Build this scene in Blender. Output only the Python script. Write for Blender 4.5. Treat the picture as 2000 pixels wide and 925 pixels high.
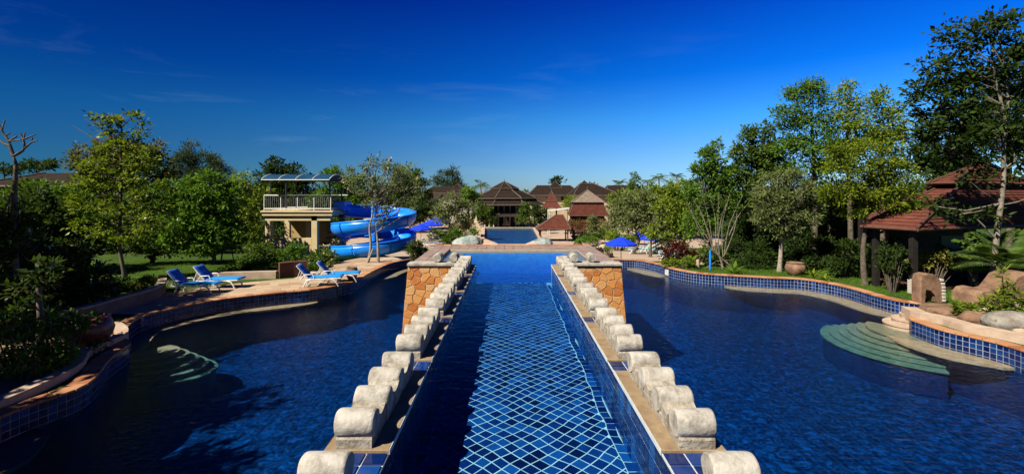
import bpy, bmesh, math, random
import numpy as np
from mathutils import Vector, geometry
R = math.radians
PI = math.pi
rnd = random.Random(7)
scene = bpy.context.scene
for o in list(bpy.data.objects):
    bpy.data.objects.remove(o)

# ---------------------------------------------------------------- camera
F, VX, VY, CZ = 890.0, 995.0, 379.0, 4.35      # focal length and vanishing point in photo pixels, eye height
cam_d = bpy.data.cameras.new('camera')
cam = bpy.data.objects.new('camera', cam_d)
scene.collection.objects.link(cam)
cam.location = (0, 0, CZ)
cam.rotation_euler = (R(90), 0, 0)
cam_d.sensor_width = 36.0
cam_d.lens = 36.0 * F / 2000.0
cam_d.shift_x = (1000 - VX) / 2000.0
cam_d.shift_y = -(462.5 - VY) / 2000.0
cam_d.clip_start = 0.1
cam_d.clip_end = 6000
scene.camera = cam

# ---------------------------------------------------------------- light
SUN_EL = R(46)
sx, sy = -0.80, -0.60
scene.view_settings.view_transform = 'Standard'
scene.view_settings.look = 'None'
scene.view_settings.gamma = 1.0
scene.view_settings.exposure = EXPOSURE = 1.24
w = bpy.data.worlds.new('World')
scene.world = w
w.use_nodes = True
nt = w.node_tree
nt.nodes.clear()
def N(nt, t, **kw):
    n = nt.nodes.new(t)
    for k, v in kw.items():
        setattr(n, k, v)
    return n
sky = N(nt, 'ShaderNodeTexSky', sky_type='NISHITA')
sky.sun_disc = False
sky.sun_elevation = SUN_EL
sky.sun_rotation = math.atan2(sx, sy)
sky.altitude = 200
sky.air_density = 1.0
sky.dust_density = 0.35
sky.ozone_density = 3.0
geo = N(nt, 'ShaderNodeTexCoord')
sep = N(nt, 'ShaderNodeSeparateXYZ')
nt.links.new(geo.outputs['Generated'], sep.inputs[0])
# polarised, saturated blue: the whole dome is graded by height only
ramp = N(nt, 'ShaderNodeValToRGB')
cr = ramp.color_ramp
cr.elements[0].position = 0.0
cr.elements[0].color = (0.40, 0.60, 0.90, 1)
cr.elements[1].position = 1.0
cr.elements[1].color = (0.001, 0.025, 0.24, 1)
for p_, c_ in ((0.05, (0.32, 0.57, 0.93)), (0.09, (0.26, 0.54, 0.94)), (0.155, (0.12, 0.53, 1.0)), (0.24, (0.009, 0.34, 1.0)), (0.32, (0.004, 0.25, 0.93)), (0.38, (0.004, 0.16, 0.84)), (0.6, (0.002, 0.07, 0.48))):
    e = cr.elements.new(p_)
    e.color = (*c_, 1)
nt.links.new(sep.outputs[2], ramp.inputs[0])
mul = N(nt, 'ShaderNodeMix', data_type='RGBA', blend_type='MULTIPLY')
mul.inputs[0].default_value = 1.0
nt.links.new(sky.outputs[0], mul.inputs[6])
nt.links.new(ramp.outputs[0], mul.inputs[7])
# the polarised sky is darkest square to the sun and brighter opposite it
dt = N(nt, 'ShaderNodeVectorMath', operation='DOT_PRODUCT')
dt.inputs[1].default_value = (-sx, -sy, 0)
nt.links.new(geo.outputs['Generated'], dt.inputs[0])
sq = N(nt, 'ShaderNodeMath', operation='MULTIPLY')
nt.links.new(dt.outputs['Value'], sq.inputs[0]); nt.links.new(dt.outputs['Value'], sq.inputs[1])
ln = N(nt, 'ShaderNodeMath', operation='MULTIPLY_ADD'); ln.inputs[1].default_value = 0.349; ln.inputs[2].default_value = 0.386
nt.links.new(dt.outputs['Value'], ln.inputs[0])
pf = N(nt, 'ShaderNodeMath', operation='MULTIPLY_ADD'); pf.inputs[1].default_value = 0.347
nt.links.new(sq.outputs[0], pf.inputs[0]); nt.links.new(ln.outputs[0], pf.inputs[2])
pm = N(nt, 'ShaderNodeVectorMath', operation='SCALE')
tf = N(nt, 'ShaderNodeMapRange'); tf.inputs[1].default_value = 0.30; tf.inputs[2].default_value = 0.75
nt.links.new(pf.outputs[0], tf.inputs[0])
tm = N(nt, 'ShaderNodeMix', data_type='RGBA')
tm.inputs[6].default_value = (0.25, 0.78, 0.98, 1); tm.inputs[7].default_value = (1, 1, 1, 1)
nt.links.new(tf.outputs[0], tm.inputs[0])
tx = N(nt, 'ShaderNodeMix', data_type='RGBA', blend_type='MULTIPLY'); tx.inputs[0].default_value = 1.0
nt.links.new(tm.outputs[2], tx.inputs[7])
# thin cirrus wisps, streaked sideways
mp = N(nt, 'ShaderNodeMapping')
mp.inputs['Scale'].default_value = (1.5, 1.5, 9.5)
mp.inputs['Location'].default_value = (1.35, 0.7, 2.3)
nt.links.new(geo.outputs['Generated'], mp.inputs[0])
ns = N(nt, 'ShaderNodeTexNoise')
ns.inputs['Scale'].default_value = 2.0
ns.inputs['Detail'].default_value = 7
ns.inputs['Roughness'].default_value = 0.62
ns.inputs['Distortion'].default_value = 0.5
nt.links.new(mp.outputs[0], ns.inputs[0])
cl = N(nt, 'ShaderNodeMapRange')
cl.inputs[1].default_value = 0.58
cl.inputs[2].default_value = 0.85
cl.inputs[3].default_value = 0.0
cl.inputs[4].default_value = 0.20
nt.links.new(ns.outputs[0], cl.inputs[0])
mixc = N(nt, 'ShaderNodeMix', data_type='RGBA')
mixc.inputs[7].default_value = (2.2, 3.2, 4.6, 1)
ck = N(nt, 'ShaderNodeMapRange'); ck.inputs[1].default_value = 0.33; ck.inputs[2].default_value = 0.12
nt.links.new(sep.outputs[2], ck.inputs[0])
cm = N(nt, 'ShaderNodeMath', operation='MULTIPLY')
nt.links.new(cl.outputs[0], cm.inputs[0]); nt.links.new(ck.outputs[0], cm.inputs[1])
nt.links.new(cm.outputs[0], mixc.inputs[0])
nt.links.new(mul.outputs[2], tx.inputs[6]); nt.links.new(tx.outputs[2], pm.inputs[0]); nt.links.new(pf.outputs[0], pm.inputs['Scale'])
nt.links.new(pm.outputs[0], mixc.inputs[6])
bg = N(nt, 'ShaderNodeBackground')
bg.inputs['Strength'].default_value = 0.069
nt.links.new(mixc.outputs[2], bg.inputs[0])
wo = N(nt, 'ShaderNodeOutputWorld')
nt.links.new(bg.outputs[0], wo.inputs[0])

sd = bpy.data.lights.new('sun', 'SUN')
sd.energy = 4.9
sd.angle = R(0.5)
sd.color = (1.0, 0.90, 0.74)
sun = bpy.data.objects.new('sun', sd)
scene.collection.objects.link(sun)
sv = Vector((-sx * math.cos(SUN_EL), -sy * math.cos(SUN_EL), -math.sin(SUN_EL)))
sun.rotation_euler = sv.to_track_quat('-Z', 'Y').to_euler()
sun.location = (-30, -25, 40)
scene.cycles.transparent_max_bounces = 12
scene.cycles.max_bounces = 7
scene.cycles.caustics_reflective = False
scene.cycles.use_denoising = True

# ---------------------------------------------------------------- places
def terr(x, y):
    if y < 24: return 0.44
    if y < 50: return 0.44 - 2.04 * (y - 24) / 26.0
    return -1.6
def GT(px, py):                        # the ground seen at a photo pixel
    lo, hi = 5.0, 400.0
    for _ in range(60):
        d = (lo + hi) / 2
        x = (px - VX) * d / F
        if CZ - (py - VY) * d / F > terr(x, d): lo = d
        else: hi = d
    return gz(px, lo)
def P(px, py, d):                      # the point seen at a photo pixel, d metres away
    return Vector(((px - VX) * d / F, d, CZ - (py - VY) * d / F))
def G(px, py, z):                      # the point of height z seen at a photo pixel
    return P(px, py, F * (CZ - z) / (py - VY))
def gz(px, d):                         # the ground below a photo column at distance d
    x = (px - VX) * d / F
    return Vector((x, d, terr(x, d)))

# ---------------------------------------------------------------- objects
def link(o):
    scene.collection.objects.link(o)
    return o
def tag(o, label=None, cat=None, group=None, kind=None):
    if label: o['label'] = label
    if cat: o['category'] = cat
    if group: o['group'] = group
    if kind: o['kind'] = kind
    return o
def thing(name, label, cat, loc=(0, 0, 0), rz=0, group=None):
    o = bpy.data.objects.new(name, None)
    o.empty_display_size = 0.2
    link(o)
    o.location = loc
    o.rotation_euler = (0, 0, rz)
    return tag(o, label, cat, group)
def copy_tree(o, parent=None):
    c = o.copy()
    link(c)
    c.parent = parent
    for ch in list(o.children):
        copy_tree(ch, c)
    return c

class MB:
    """Collects polygons; build() links them as one mesh object."""
    def __init__(s):
        s.v = []; s.f = []; s.sm = []
    def add(s, vs, fs, smooth=False):
        b = len(s.v)
        s.v.extend([tuple(p) for p in vs])
        for f in fs:
            s.f.append([b + i for i in f]); s.sm.append(smooth)
        return s
    def quad(s, a, b, c, d):
        return s.add([a, b, c, d], [(0, 1, 2, 3)])
    def box(s, x0, x1, y0, y1, z0, z1):
        return s.add([(x0, y0, z0), (x1, y0, z0), (x1, y1, z0), (x0, y1, z0), (x0, y0, z1), (x1, y0, z1), (x1, y1, z1), (x0, y1, z1)],
                     [(0, 3, 2, 1), (4, 5, 6, 7), (0, 1, 5, 4), (1, 2, 6, 5), (2, 3, 7, 6), (3, 0, 4, 7)])
    def cbox(s, c, sx, sy, sz, bev=0.0):
        x, y, z = c
        if bev <= 0:
            return s.box(x - sx / 2, x + sx / 2, y - sy / 2, y + sy / 2, z - sz / 2, z + sz / 2)
        pts = []
        hx, hy, hz = sx / 2, sy / 2, sz / 2
        lay = [(-hz, bev), (-hz + bev, 0), (hz - bev, 0), (hz, bev)]
        for zz, k in lay:
            ax, ay = hx - k, hy - k
            pts += [(x - ax, y - ay, z + zz), (x + ax, y - ay, z + zz), (x + ax, y + ay, z + zz), (x - ax, y + ay, z + zz)]
        fs = [(3, 2, 1, 0), (12, 13, 14, 15)]
        for l in range(3):
            for i in range(4):
                j = (i + 1) % 4
                fs.append((l * 4 + i, l * 4 + j, l * 4 + 4 + j, l * 4 + 4 + i))
        return s.add(pts, fs)
    def prism(s, poly, z0, z1, smooth=False):        # poly counter-clockwise in xy
        n = len(poly)
        vs = [(p[0], p[1], z0) for p in poly] + [(p[0], p[1], z1) for p in poly]
        fs = [tuple(range(n - 1, -1, -1)), tuple(range(n, 2 * n))]
        fs += [(i, (i + 1) % n, n + (i + 1) % n, n + i) for i in range(n)]
        return s.add(vs, fs)
    def tube(s, pts, r0, r1=None, n=6, cap=True):
        pts = [Vector(p) for p in pts]
        if r1 is None: r1 = r0
        m = len(pts)
        vs = []; fs = []
        ref = Vector((0.31, 0.17, 0.93))
        for i, p in enumerate(pts):
            t = (pts[min(i + 1, m - 1)] - pts[max(i - 1, 0)])
            if t.length < 1e-9: t = Vector((0, 0, 1))
            t.normalize()
            u = t.cross(ref)
            if u.length < 1e-3: u = t.cross(Vector((1, 0, 0)))
            u.normalize(); w_ = t.cross(u)
            if callable(r0): r = r0(i / (m - 1))
            else: r = r0 + (r1 - r0) * i / (m - 1)
            for k in range(n):
                a = 2 * PI * k / n
                vs.append(p + (u * math.cos(a) + w_ * math.sin(a)) * r)
        for i in range(m - 1):
            for k in range(n):
                j = (k + 1) % n
                fs.append((i * n + k, i * n + j, (i + 1) * n + j, (i + 1) * n + k))
        s.add(vs, fs, True)
        if cap:
            s.add(vs[:n], [tuple(range(n))[::-1]])
            s.add(vs[-n:], [tuple(range(n))])
        return s
    def lathe(s, c, prof, n=20, smooth=True):
        c = Vector(c)
        m = len(prof)
        vs = [(c.x + r * math.cos(2 * PI * k / n), c.y + r * math.sin(2 * PI * k / n), c.z + z) for r, z in prof for k in range(n)]
        fs = []
        for i in range(m - 1):
            for k in range(n):
                j = (k + 1) % n
                fs.append((i * n + k, i * n + j, (i + 1) * n + j, (i + 1) * n + k))
        s.add(vs, fs, smooth)
        s.add(vs[:n], [tuple(range(n))[::-1]]); s.add(vs[-n:], [tuple(range(n))])
        return s
    def mesh(s, name, mat):
        me = bpy.data.meshes.new(name)
        me.from_pydata(s.v, [], s.f)
        me.polygons.foreach_set('use_smooth', s.sm)
        me.materials.append(mat)
        me.update()
        return me
    def build(s, name, mat, parent=None):
        o = bpy.data.objects.new(name, s.mesh(name, mat))
        link(o)
        if parent is not None: o.parent = parent
        return o
def inst(name, me, parent=None, loc=(0, 0, 0), rot=(0, 0, 0)):
    o = bpy.data.objects.new(name, me)
    link(o)
    o.location = loc; o.rotation_euler = rot
    if parent is not None: o.parent = parent
    return o
def blob_mesh(name, mat, sx, sy, sz, seed=0, amp=0.25, sub=4, flat=True):
    bm = bmesh.new()
    bmesh.ops.create_icosphere(bm, subdivisions=sub, radius=1)
    rr = random.Random(seed)
    ks = [(Vector((rr.uniform(-1, 1), rr.uniform(-1, 1), rr.uniform(-1, 1))) * rr.uniform(1.2, 4.5), rr.uniform(0, 6), rr.uniform(0.3, 1)) for _ in range(9)]
    ks += [(Vector((rr.uniform(-1, 1), rr.uniform(-1, 1), rr.uniform(-1, 1))) * rr.uniform(7, 16), rr.uniform(0, 6), rr.uniform(0.08, 0.22)) for _ in range(14)]
    for v in bm.verts:
        d = sum(a * (1 - 2 * abs(math.sin(k.dot(v.co) * 0.5 + p))) for k, p, a in ks) / 9
        v.co *= 1 + amp * d * 2
        v.co = Vector((v.co.x * sx, v.co.y * sy, v.co.z * sz))
        if flat and v.co.z < -0.4 * sz: v.co.z = -0.4 * sz + (v.co.z + 0.4 * sz) * 0.2
    me = bpy.data.meshes.new(name)
    bm.to_mesh(me); bm.free()
    me.polygons.foreach_set('use_smooth', [True] * len(me.polygons))
    me.materials.append(mat)
    return me

# ---------------------------------------------------------------- materials
ALB = 0.55                              # colours below are picked relative to pale stone; this brings them to real albedos
def mat(name, cols, rough=0.7, scale=4.0, detail=5, bump=0.0, bscale=None, spec=0.4, rand=False, island=False, coat=0.0, contrast=(0.35, 0.65), stain=None, metal=0.0):
    """Noise between the given colours (2 or 3), optional per-piece random shift, bump and dark stains."""
    cols = [tuple(v * ALB for v in c) for c in cols]
    if stain: stain = (*stain[:3], tuple(v * ALB for v in stain[3]))
    m = bpy.data.materials.new(name)
    m.use_nodes = True
    t = m.node_tree
    b = t.nodes['Principled BSDF']
    b.inputs['Roughness'].default_value = rough
    b.inputs['Specular IOR Level'].default_value = spec
    b.inputs['Metallic'].default_value = metal
    if coat: b.inputs['Coat Weight'].default_value = coat
    tc = N(t, 'ShaderNodeTexCoord')
    no = N(t, 'ShaderNodeTexNoise')
    no.inputs['Scale'].default_value = scale
    no.inputs['Detail'].default_value = detail
    no.inputs['Roughness'].default_value = 0.6
    gm = N(t, 'ShaderNodeNewGeometry')
    t.links.new(gm.outputs['Position'], no.inputs['Vector'])
    r_ = N(t, 'ShaderNodeValToRGB')
    el = r_.color_ramp.elements
    el[0].position = contrast[0]; el[1].position = contrast[1]
    el[0].color = (*cols[0], 1); el[1].color = (*cols[-1], 1)
    if len(cols) == 3:
        e = el.new((contrast[0] + contrast[1]) / 2); e.color = (*cols[1], 1)
    if rand or island:
        oi = N(t, 'ShaderNodeObjectInfo')
        src = oi.outputs['Random'] if rand and not island else gm.outputs['Random Per Island']
        if rand and island:
            ad = N(t, 'ShaderNodeMath', operation='ADD')
            t.links.new(oi.outputs['Random'], ad.inputs[0]); t.links.new(gm.outputs['Random Per Island'], ad.inputs[1])
            fr = N(t, 'ShaderNodeMath', operation='FRACT'); t.links.new(ad.outputs[0], fr.inputs[0])
            src = fr.outputs[0]
        mx = N(t, 'ShaderNodeMix', data_type='FLOAT')
        mx.inputs[0].default_value = 0.72
        t.links.new(no.outputs[0], mx.inputs[2]); t.links.new(src, mx.inputs[3])
        t.links.new(mx.outputs[0], r_.inputs[0])
    else:
        t.links.new(no.outputs[0], r_.inputs[0])
    col = r_.outputs[0]
    if stain:
        sc, lo, hi, sc_col = stain
        n2 = N(t, 'ShaderNodeTexNoise')
        n2.inputs['Scale'].default_value = sc; n2.inputs['Detail'].default_value = 8; n2.inputs['Roughness'].default_value = 0.7
        t.links.new(gm.outputs['Position'], n2.inputs['Vector'])
        mr = N(t, 'ShaderNodeMapRange')
        mr.inputs[1].default_value = lo; mr.inputs[2].default_value = hi
        t.links.new(n2.outputs[0], mr.inputs[0])
        mx2 = N(t, 'ShaderNodeMix', data_type='RGBA')
        t.links.new(mr.outputs[0], mx2.inputs[0]); t.links.new(col, mx2.inputs[6]); mx2.inputs[7].default_value = (*sc_col, 1)
        col = mx2.outputs[2]
    t.links.new(col, b.inputs['Base Color'])
    if bump:
        n3 = N(t, 'ShaderNodeTexNoise')
        n3.inputs['Scale'].default_value = bscale or scale * 4; n3.inputs['Detail'].default_value = 6
        t.links.new(gm.outputs['Position'], n3.inputs['Vector'])
        bp = N(t, 'ShaderNodeBump')
        bp.inputs['Strength'].default_value = 1.0; bp.inputs['Distance'].default_value = bump
        t.links.new(n3.outputs[0], bp.inputs['Height']); t.links.new(bp.outputs[0], b.inputs['Normal'])
    return m

def leaf_mat(name, c0, c1, trans=0.38, gloss=0.25):
    c0 = tuple(v * ALB for v in c0); c1 = tuple(v * ALB for v in c1)
    m = bpy.data.materials.new(name)
    m.use_nodes = True
    t = m.node_tree
    t.nodes.clear()
    gm = N(t, 'ShaderNodeNewGeometry')
    no = N(t, 'ShaderNodeTexNoise')
    no.inputs['Scale'].default_value = 0.9; no.inputs['Detail'].default_value = 2
    t.links.new(gm.outputs['Position'], no.inputs['Vector'])
    mx = N(t, 'ShaderNodeMix', data_type='FLOAT'); mx.inputs[0].default_value = 0.6
    t.links.new(no.outputs[0], mx.inputs[2]); t.links.new(gm.outputs['Random Per Island'], mx.inputs[3])
    r_ = N(t, 'ShaderNodeValToRGB')
    el = r_.color_ramp.elements
    el[0].position = 0.2; el[0].color = (*c0, 1)
    el[1].position = 0.85; el[1].color = (*c1, 1)
    t.links.new(mx.outputs[0], r_.inputs[0])
    df = N(t, 'ShaderNodeBsdfDiffuse'); tr = N(t, 'ShaderNodeBsdfTranslucent'); gl = N(t, 'ShaderNodeBsdfGlossy')
    gl.inputs['Roughness'].default_value = 0.42
    t.links.new(r_.outputs[0], df.inputs[0])
    hs = N(t, 'ShaderNodeMix', data_type='RGBA', blend_type='MULTIPLY'); hs.inputs[0].default_value = 1
    hs.inputs[7].default_value = (1.25, 1.3, 0.5, 1)
    t.links.new(r_.outputs[0], hs.inputs[6]); t.links.new(hs.outputs[2], tr.inputs[0])
    m1 = N(t, 'ShaderNodeMixShader'); m1.inputs[0].default_value = trans
    t.links.new(df.outputs[0], m1.inputs[1]); t.links.new(tr.outputs[0], m1.inputs[2])
    fr = N(t, 'ShaderNodeLayerWeight'); fr.inputs[0].default_value = 0.15
    mg = N(t, 'ShaderNodeMath', operation='MULTIPLY'); mg.inputs[1].default_value = gloss
    t.links.new(fr.outputs[0], mg.inputs[0])
    m2 = N(t, 'ShaderNodeMixShader')
    t.links.new(mg.outputs[0], m2.inputs[0]); t.links.new(m1.outputs[0], m2.inputs[1]); t.links.new(gl.outputs[0], m2.inputs[2])
    ou = N(t, 'ShaderNodeOutputMaterial')
    t.links.new(m2.outputs[0], ou.inputs[0])
    return m

def water_mat(name, absorb, density, bscale, bdist, tint=(1, 1, 1), rough=0.03, ior=1.33):
    m = bpy.data.materials.new(name)
    m.use_nodes = True
    t = m.node_tree
    t.nodes.clear()
    gm = N(t, 'ShaderNodeNewGeometry')
    no = N(t, 'ShaderNodeTexNoise')
    no.inputs['Scale'].default_value = bscale; no.inputs['Detail'].default_value = 4; no.inputs['Roughness'].default_value = 0.55
    no.inputs['Distortion'].default_value = 0.6
    mpn = N(t, 'ShaderNodeMapping'); mpn.inputs['Scale'].default_value = (1.0, 1.35, 1.0)
    t.links.new(gm.outputs['Position'], mpn.inputs[0]); t.links.new(mpn.outputs[0], no.inputs['Vector'])
    bp = N(t, 'ShaderNodeBump'); bp.inputs['Strength'].default_value = 1.0; bp.inputs['Distance'].default_value = bdist
    t.links.new(no.outputs[0], bp.inputs['Height'])
    fr = N(t, 'ShaderNodeFresnel'); fr.inputs['IOR'].default_value = ior
    t.links.new(bp.outputs[0], fr.inputs['Normal'])
    tr = N(t, 'ShaderNodeBsdfTransparent'); tr.inputs[0].default_value = (*tint, 1)
    gl = N(t, 'ShaderNodeBsdfGlossy'); gl.inputs['Roughness'].default_value = rough
    t.links.new(bp.outputs[0], gl.inputs['Normal'])
    mx = N(t, 'ShaderNodeMixShader')
    t.links.new(fr.outputs[0], mx.inputs[0]); t.links.new(tr.outputs[0], mx.inputs[1]); t.links.new(gl.outputs[0], mx.inputs[2])
    va = N(t, 'ShaderNodeVolumeAbsorption')
    va.inputs[0].default_value = (*absorb, 1); va.inputs[1].default_value = density
    ou = N(t, 'ShaderNodeOutputMaterial')
    t.links.new(mx.outputs[0], ou.inputs[0]); t.links.new(va.outputs[0], ou.inputs[1])
    return m

M = {}
M['barrel'] = mat('weathered_white_stone', [(0.30, 0.27, 0.225), (0.52, 0.495, 0.445), (0.62, 0.60, 0.555)], 0.85, 5, 8, 0.009, 28, 0.2, contrast=(0.3, 0.62), stain=(5.5, 0.47, 0.70, (0.22, 0.20, 0.17)))
M['plinth'] = mat('grey_weathered_stone', [(0.30, 0.26, 0.20), (0.58, 0.54, 0.47)], 0.9, 9, 8, 0.015, 30, 0.2, stain=(6, 0.5, 0.7, (0.14, 0.12, 0.09)))
M['ledge'] = mat('tan_stone_ledge', [(0.26, 0.18, 0.10), (0.42, 0.31, 0.19)], 0.8, 6, 6, 0.004, 40, stain=(3, 0.55, 0.75, (0.15, 0.11, 0.07)))
M['grout'] = mat('pale_grout', [(0.60, 0.66, 0.68), (0.76, 0.82, 0.82)], 0.8, 9)
M['chgrout'] = mat('bright_channel_grout', [(0.72, 0.86, 0.90), (0.95, 1.08, 1.10)], 0.8, 5)
M['walltile'] = mat('glazed_wall_tile', [(0.001, 0.006, 0.055), (0.003, 0.022, 0.14), (0.008, 0.065, 0.28)], 0.18, 9, 4, 0.0015, 20, 0.4, rand=True, island=True, contrast=(0.15, 0.9))
M['tile'] = mat('glazed_blue_tile', [(0.002, 0.008, 0.070), (0.004, 0.030, 0.19), (0.010, 0.085, 0.36)], 0.16, 9, 4, 0.0015, 20, 0.5, rand=True, island=True, contrast=(0.15, 0.9))
M['floortile'] = mat('submerged_blue_tile', [(0.001, 0.008, 0.07), (0.004, 0.032, 0.20), (0.012, 0.12, 0.44)], 0.25, 7, 3, 0, None, 0.4, rand=True, island=True, contrast=(0.2, 0.88))
M['wallgrey'] = mat('plain_rendered_wall', [(0.30, 0.24, 0.17), (0.42, 0.35, 0.26)], 0.9, 2, 6, 0.004, 30)
M['stone'] = mat('orange_split_stone', [(0.60, 0.20, 0.05), (0.80, 0.36, 0.10), (0.80, 0.46, 0.19)], 0.85, 6, 7, 0.015, 22, 0.2, rand=True, contrast=(0.2, 0.8))
M['mortar'] = mat('pale_mortar', [(0.50, 0.43, 0.32), (0.62, 0.55, 0.44)], 0.9, 8, 5, 0.006, 40)
M['rim'] = mat('mauve_rim_paving', [(0.28, 0.20, 0.17), (0.42, 0.31, 0.26)], 0.6, 3, 6, 0.002, 40)
M['shelf'] = mat('grey_wet_shelf', [(0.20, 0.19, 0.20), (0.33, 0.30, 0.30)], 0.4, 3, 5)
M['coping'] = mat('terracotta_coping', [(0.36, 0.13, 0.05), (0.52, 0.24, 0.11), (0.58, 0.33, 0.18)], 0.8, 5, 6, 0.004, 40, rand=True, contrast=(0.15, 0.85))
M['bench'] = mat('sandy_underwater_bench', [(0.36, 0.27, 0.17), (0.50, 0.40, 0.27)], 0.8, 4, 6, 0.004, 40)
M['deck'] = mat('sandy_deck_paving', [(0.42, 0.29, 0.18), (0.58, 0.44, 0.31)], 0.85, 1.6, 7, 0.004, 30, rand=True, contrast=(0.2, 0.8))
M['pinkplaster'] = mat('pink_beige_plaster', [(0.50, 0.36, 0.26), (0.66, 0.52, 0.41)], 0.85, 3, 6, 0.004, 40)
M['water_pool'] = water_mat('pool_water', (0.33, 0.80, 0.92), 0.85, 5.2, 0.022, ior=1.24)
M['water_channel'] = water_mat('channel_water', (0.05, 0.66, 0.88), 0.62, 4.0, 0.010, ior=1.18)
M['water_far'] = water_mat('far_pool_water', (0.08, 0.55, 0.85), 0.5, 1.6, 0.25, rough=0.2, ior=1.13)

def pool_floor_mat():
    m = bpy.data.materials.new('deep_pool_tiling')
    m.use_nodes = True
    t = m.node_tree
    b = t.nodes['Principled BSDF']
    gm = N(t, 'ShaderNodeNewGeometry')
    br = N(t, 'ShaderNodeTexBrick')
    br.offset = 0.0
    br.inputs['Scale'].default_value = 1.0
    br.inputs['Brick Width'].default_value = 0.155; br.inputs['Row Height'].default_value = 0.155
    br.inputs['Mortar Size'].default_value = 0.012
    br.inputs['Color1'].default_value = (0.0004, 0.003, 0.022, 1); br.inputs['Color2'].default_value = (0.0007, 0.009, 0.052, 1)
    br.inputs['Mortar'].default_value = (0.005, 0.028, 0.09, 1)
    nz = N(t, 'ShaderNodeTexNoise'); nz.inputs['Scale'].default_value = 2.2; nz.inputs['Detail'].default_value = 2
    t.links.new(gm.outputs['Position'], nz.inputs['Vector'])
    vm = N(t, 'ShaderNodeVectorMath', operation='MULTIPLY_ADD'); vm.inputs[1].default_value = (0.16, 0.16, 0)
    t.links.new(nz.outputs['Color'], vm.inputs[0]); t.links.new(gm.outputs['Position'], vm.inputs[2])
    t.links.new(vm.outputs[0], br.inputs['Vector'])
    n2 = N(t, 'ShaderNodeTexNoise'); n2.inputs['Scale'].default_value = 5.5; n2.inputs['Detail'].default_value = 5; n2.inputs['Roughness'].default_value = 0.7; n2.inputs['Distortion'].default_value = 1.2
    t.links.new(gm.outputs['Position'], n2.inputs['Vector'])
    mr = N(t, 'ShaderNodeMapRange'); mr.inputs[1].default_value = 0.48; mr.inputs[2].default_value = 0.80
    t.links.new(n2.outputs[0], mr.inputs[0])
    mm = N(t, 'ShaderNodeMix', data_type='RGBA'); mm.inputs[7].default_value = (0.006, 0.14, 0.46, 1)  # brighter mottling: mixed tile blues, with rippled highlights painted into the colour
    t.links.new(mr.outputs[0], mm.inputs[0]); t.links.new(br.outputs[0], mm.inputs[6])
    t.links.new(mm.outputs[2], b.inputs['Base Color'])
    b.inputs['Roughness'].default_value = 0.5
    return m
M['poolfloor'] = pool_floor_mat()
# ---------------------------------------------------------------- the low pools
def catmull(pts, step=0.14):
    pts = [Vector((p[0], p[1])) for p in pts]
    out = []
    for i in range(len(pts) - 1):
        p0 = pts[max(i - 1, 0)]; p1 = pts[i]; p2 = pts[i + 1]; p3 = pts[min(i + 2, len(pts) - 1)]
        n = max(2, int((p2 - p1).length / 0.05))
        for k in range(n):
            t = k / n
            out.append(0.5 * ((2 * p1) + (p2 - p0) * t + (2 * p0 - 5 * p1 + 4 * p2 - p3) * t * t + (3 * p1 - p0 - 3 * p2 + p3) * t ** 3))
    out.append(pts[-1])
    res = [out[0]]; acc = 0
    for a, b in zip(out, out[1:]):
        seg = (b - a).length
        while acc + seg >= step:
            q = (step - acc) / seg
            a = a + (b - a) * q
            seg = (b - a).length
            acc = 0
            res.append(a.copy())
        acc += seg
    return res
def offset(pts, d):                      # positive = to the left of travel
    out = []
    for i, p in enumerate(pts):
        t = pts[min(i + 1, len(pts) - 1)] - pts[max(i - 1, 0)]
        t.normalize()
        out.append(p + Vector((-t.y, t.x)) * d)
    return out
COPZ = 0.48
def g2(px, py): 
    p = G(px, py, COPZ); return (p.x, p.y)
left_c = [(-8.6, 1.0), (-8.9, 4.5), g2(0, 811), g2(164, 750), g2(213, 699), g2(254, 668), g2(236, 654), (-11.5, 13.9), g2(292, 612), g2(380, 592), g2(456, 580), g2(557, 569), g2(605, 565), g2(657, 557), g2(692, 548), g2(731, 527), g2(767, 512), g2(808, 506), (-3.2, 27.6)]
right_c = [(3.4, 27.6), g2(1215, 506), g2(1249, 508), g2(1283, 514.5), g2(1304, 521.5), g2(1328, 527), g2(1360, 532), g2(1400, 535.5), g2(1500, 541), g2(1565, 544), g2(1619, 552), g2(1664, 562), g2(1712, 576), g2(1757, 586.5), g2(1797, 592), (13.9, 15.2), (13.0, 14.75), g2(1778, 621), g2(1796, 628), g2(1841, 643), g2(1903, 657), g2(1954, 669), g2(2000, 683), (12.7, 8.5), (12.2, 5), (12.2, 1.0)]
LC = catmull(left_c)        # travels away from the camera: pool on its right
RC = catmull(right_c)       # travels towards the camera: pool on its right
loop_in = LC + RC           # clockwise round the water

# water body (closed), floor and walls
def prism_z(poly, z0, z1):
    mb = MB(); mb.prism(poly, z0, z1); return mb
ccw = [tuple(p) for p in reversed(loop_in)]
wat = prism_z([tuple(p) for p in reversed(offset(LC, 0.01) + offset(RC, 0.01))], -1.6, 0.0).build('pool_water', M['water_pool'])
tag(wat, kind='structure')
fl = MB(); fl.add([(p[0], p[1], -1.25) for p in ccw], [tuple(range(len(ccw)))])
tag(fl.build('pool_floor', M['poolfloor']), kind='structure')

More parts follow.
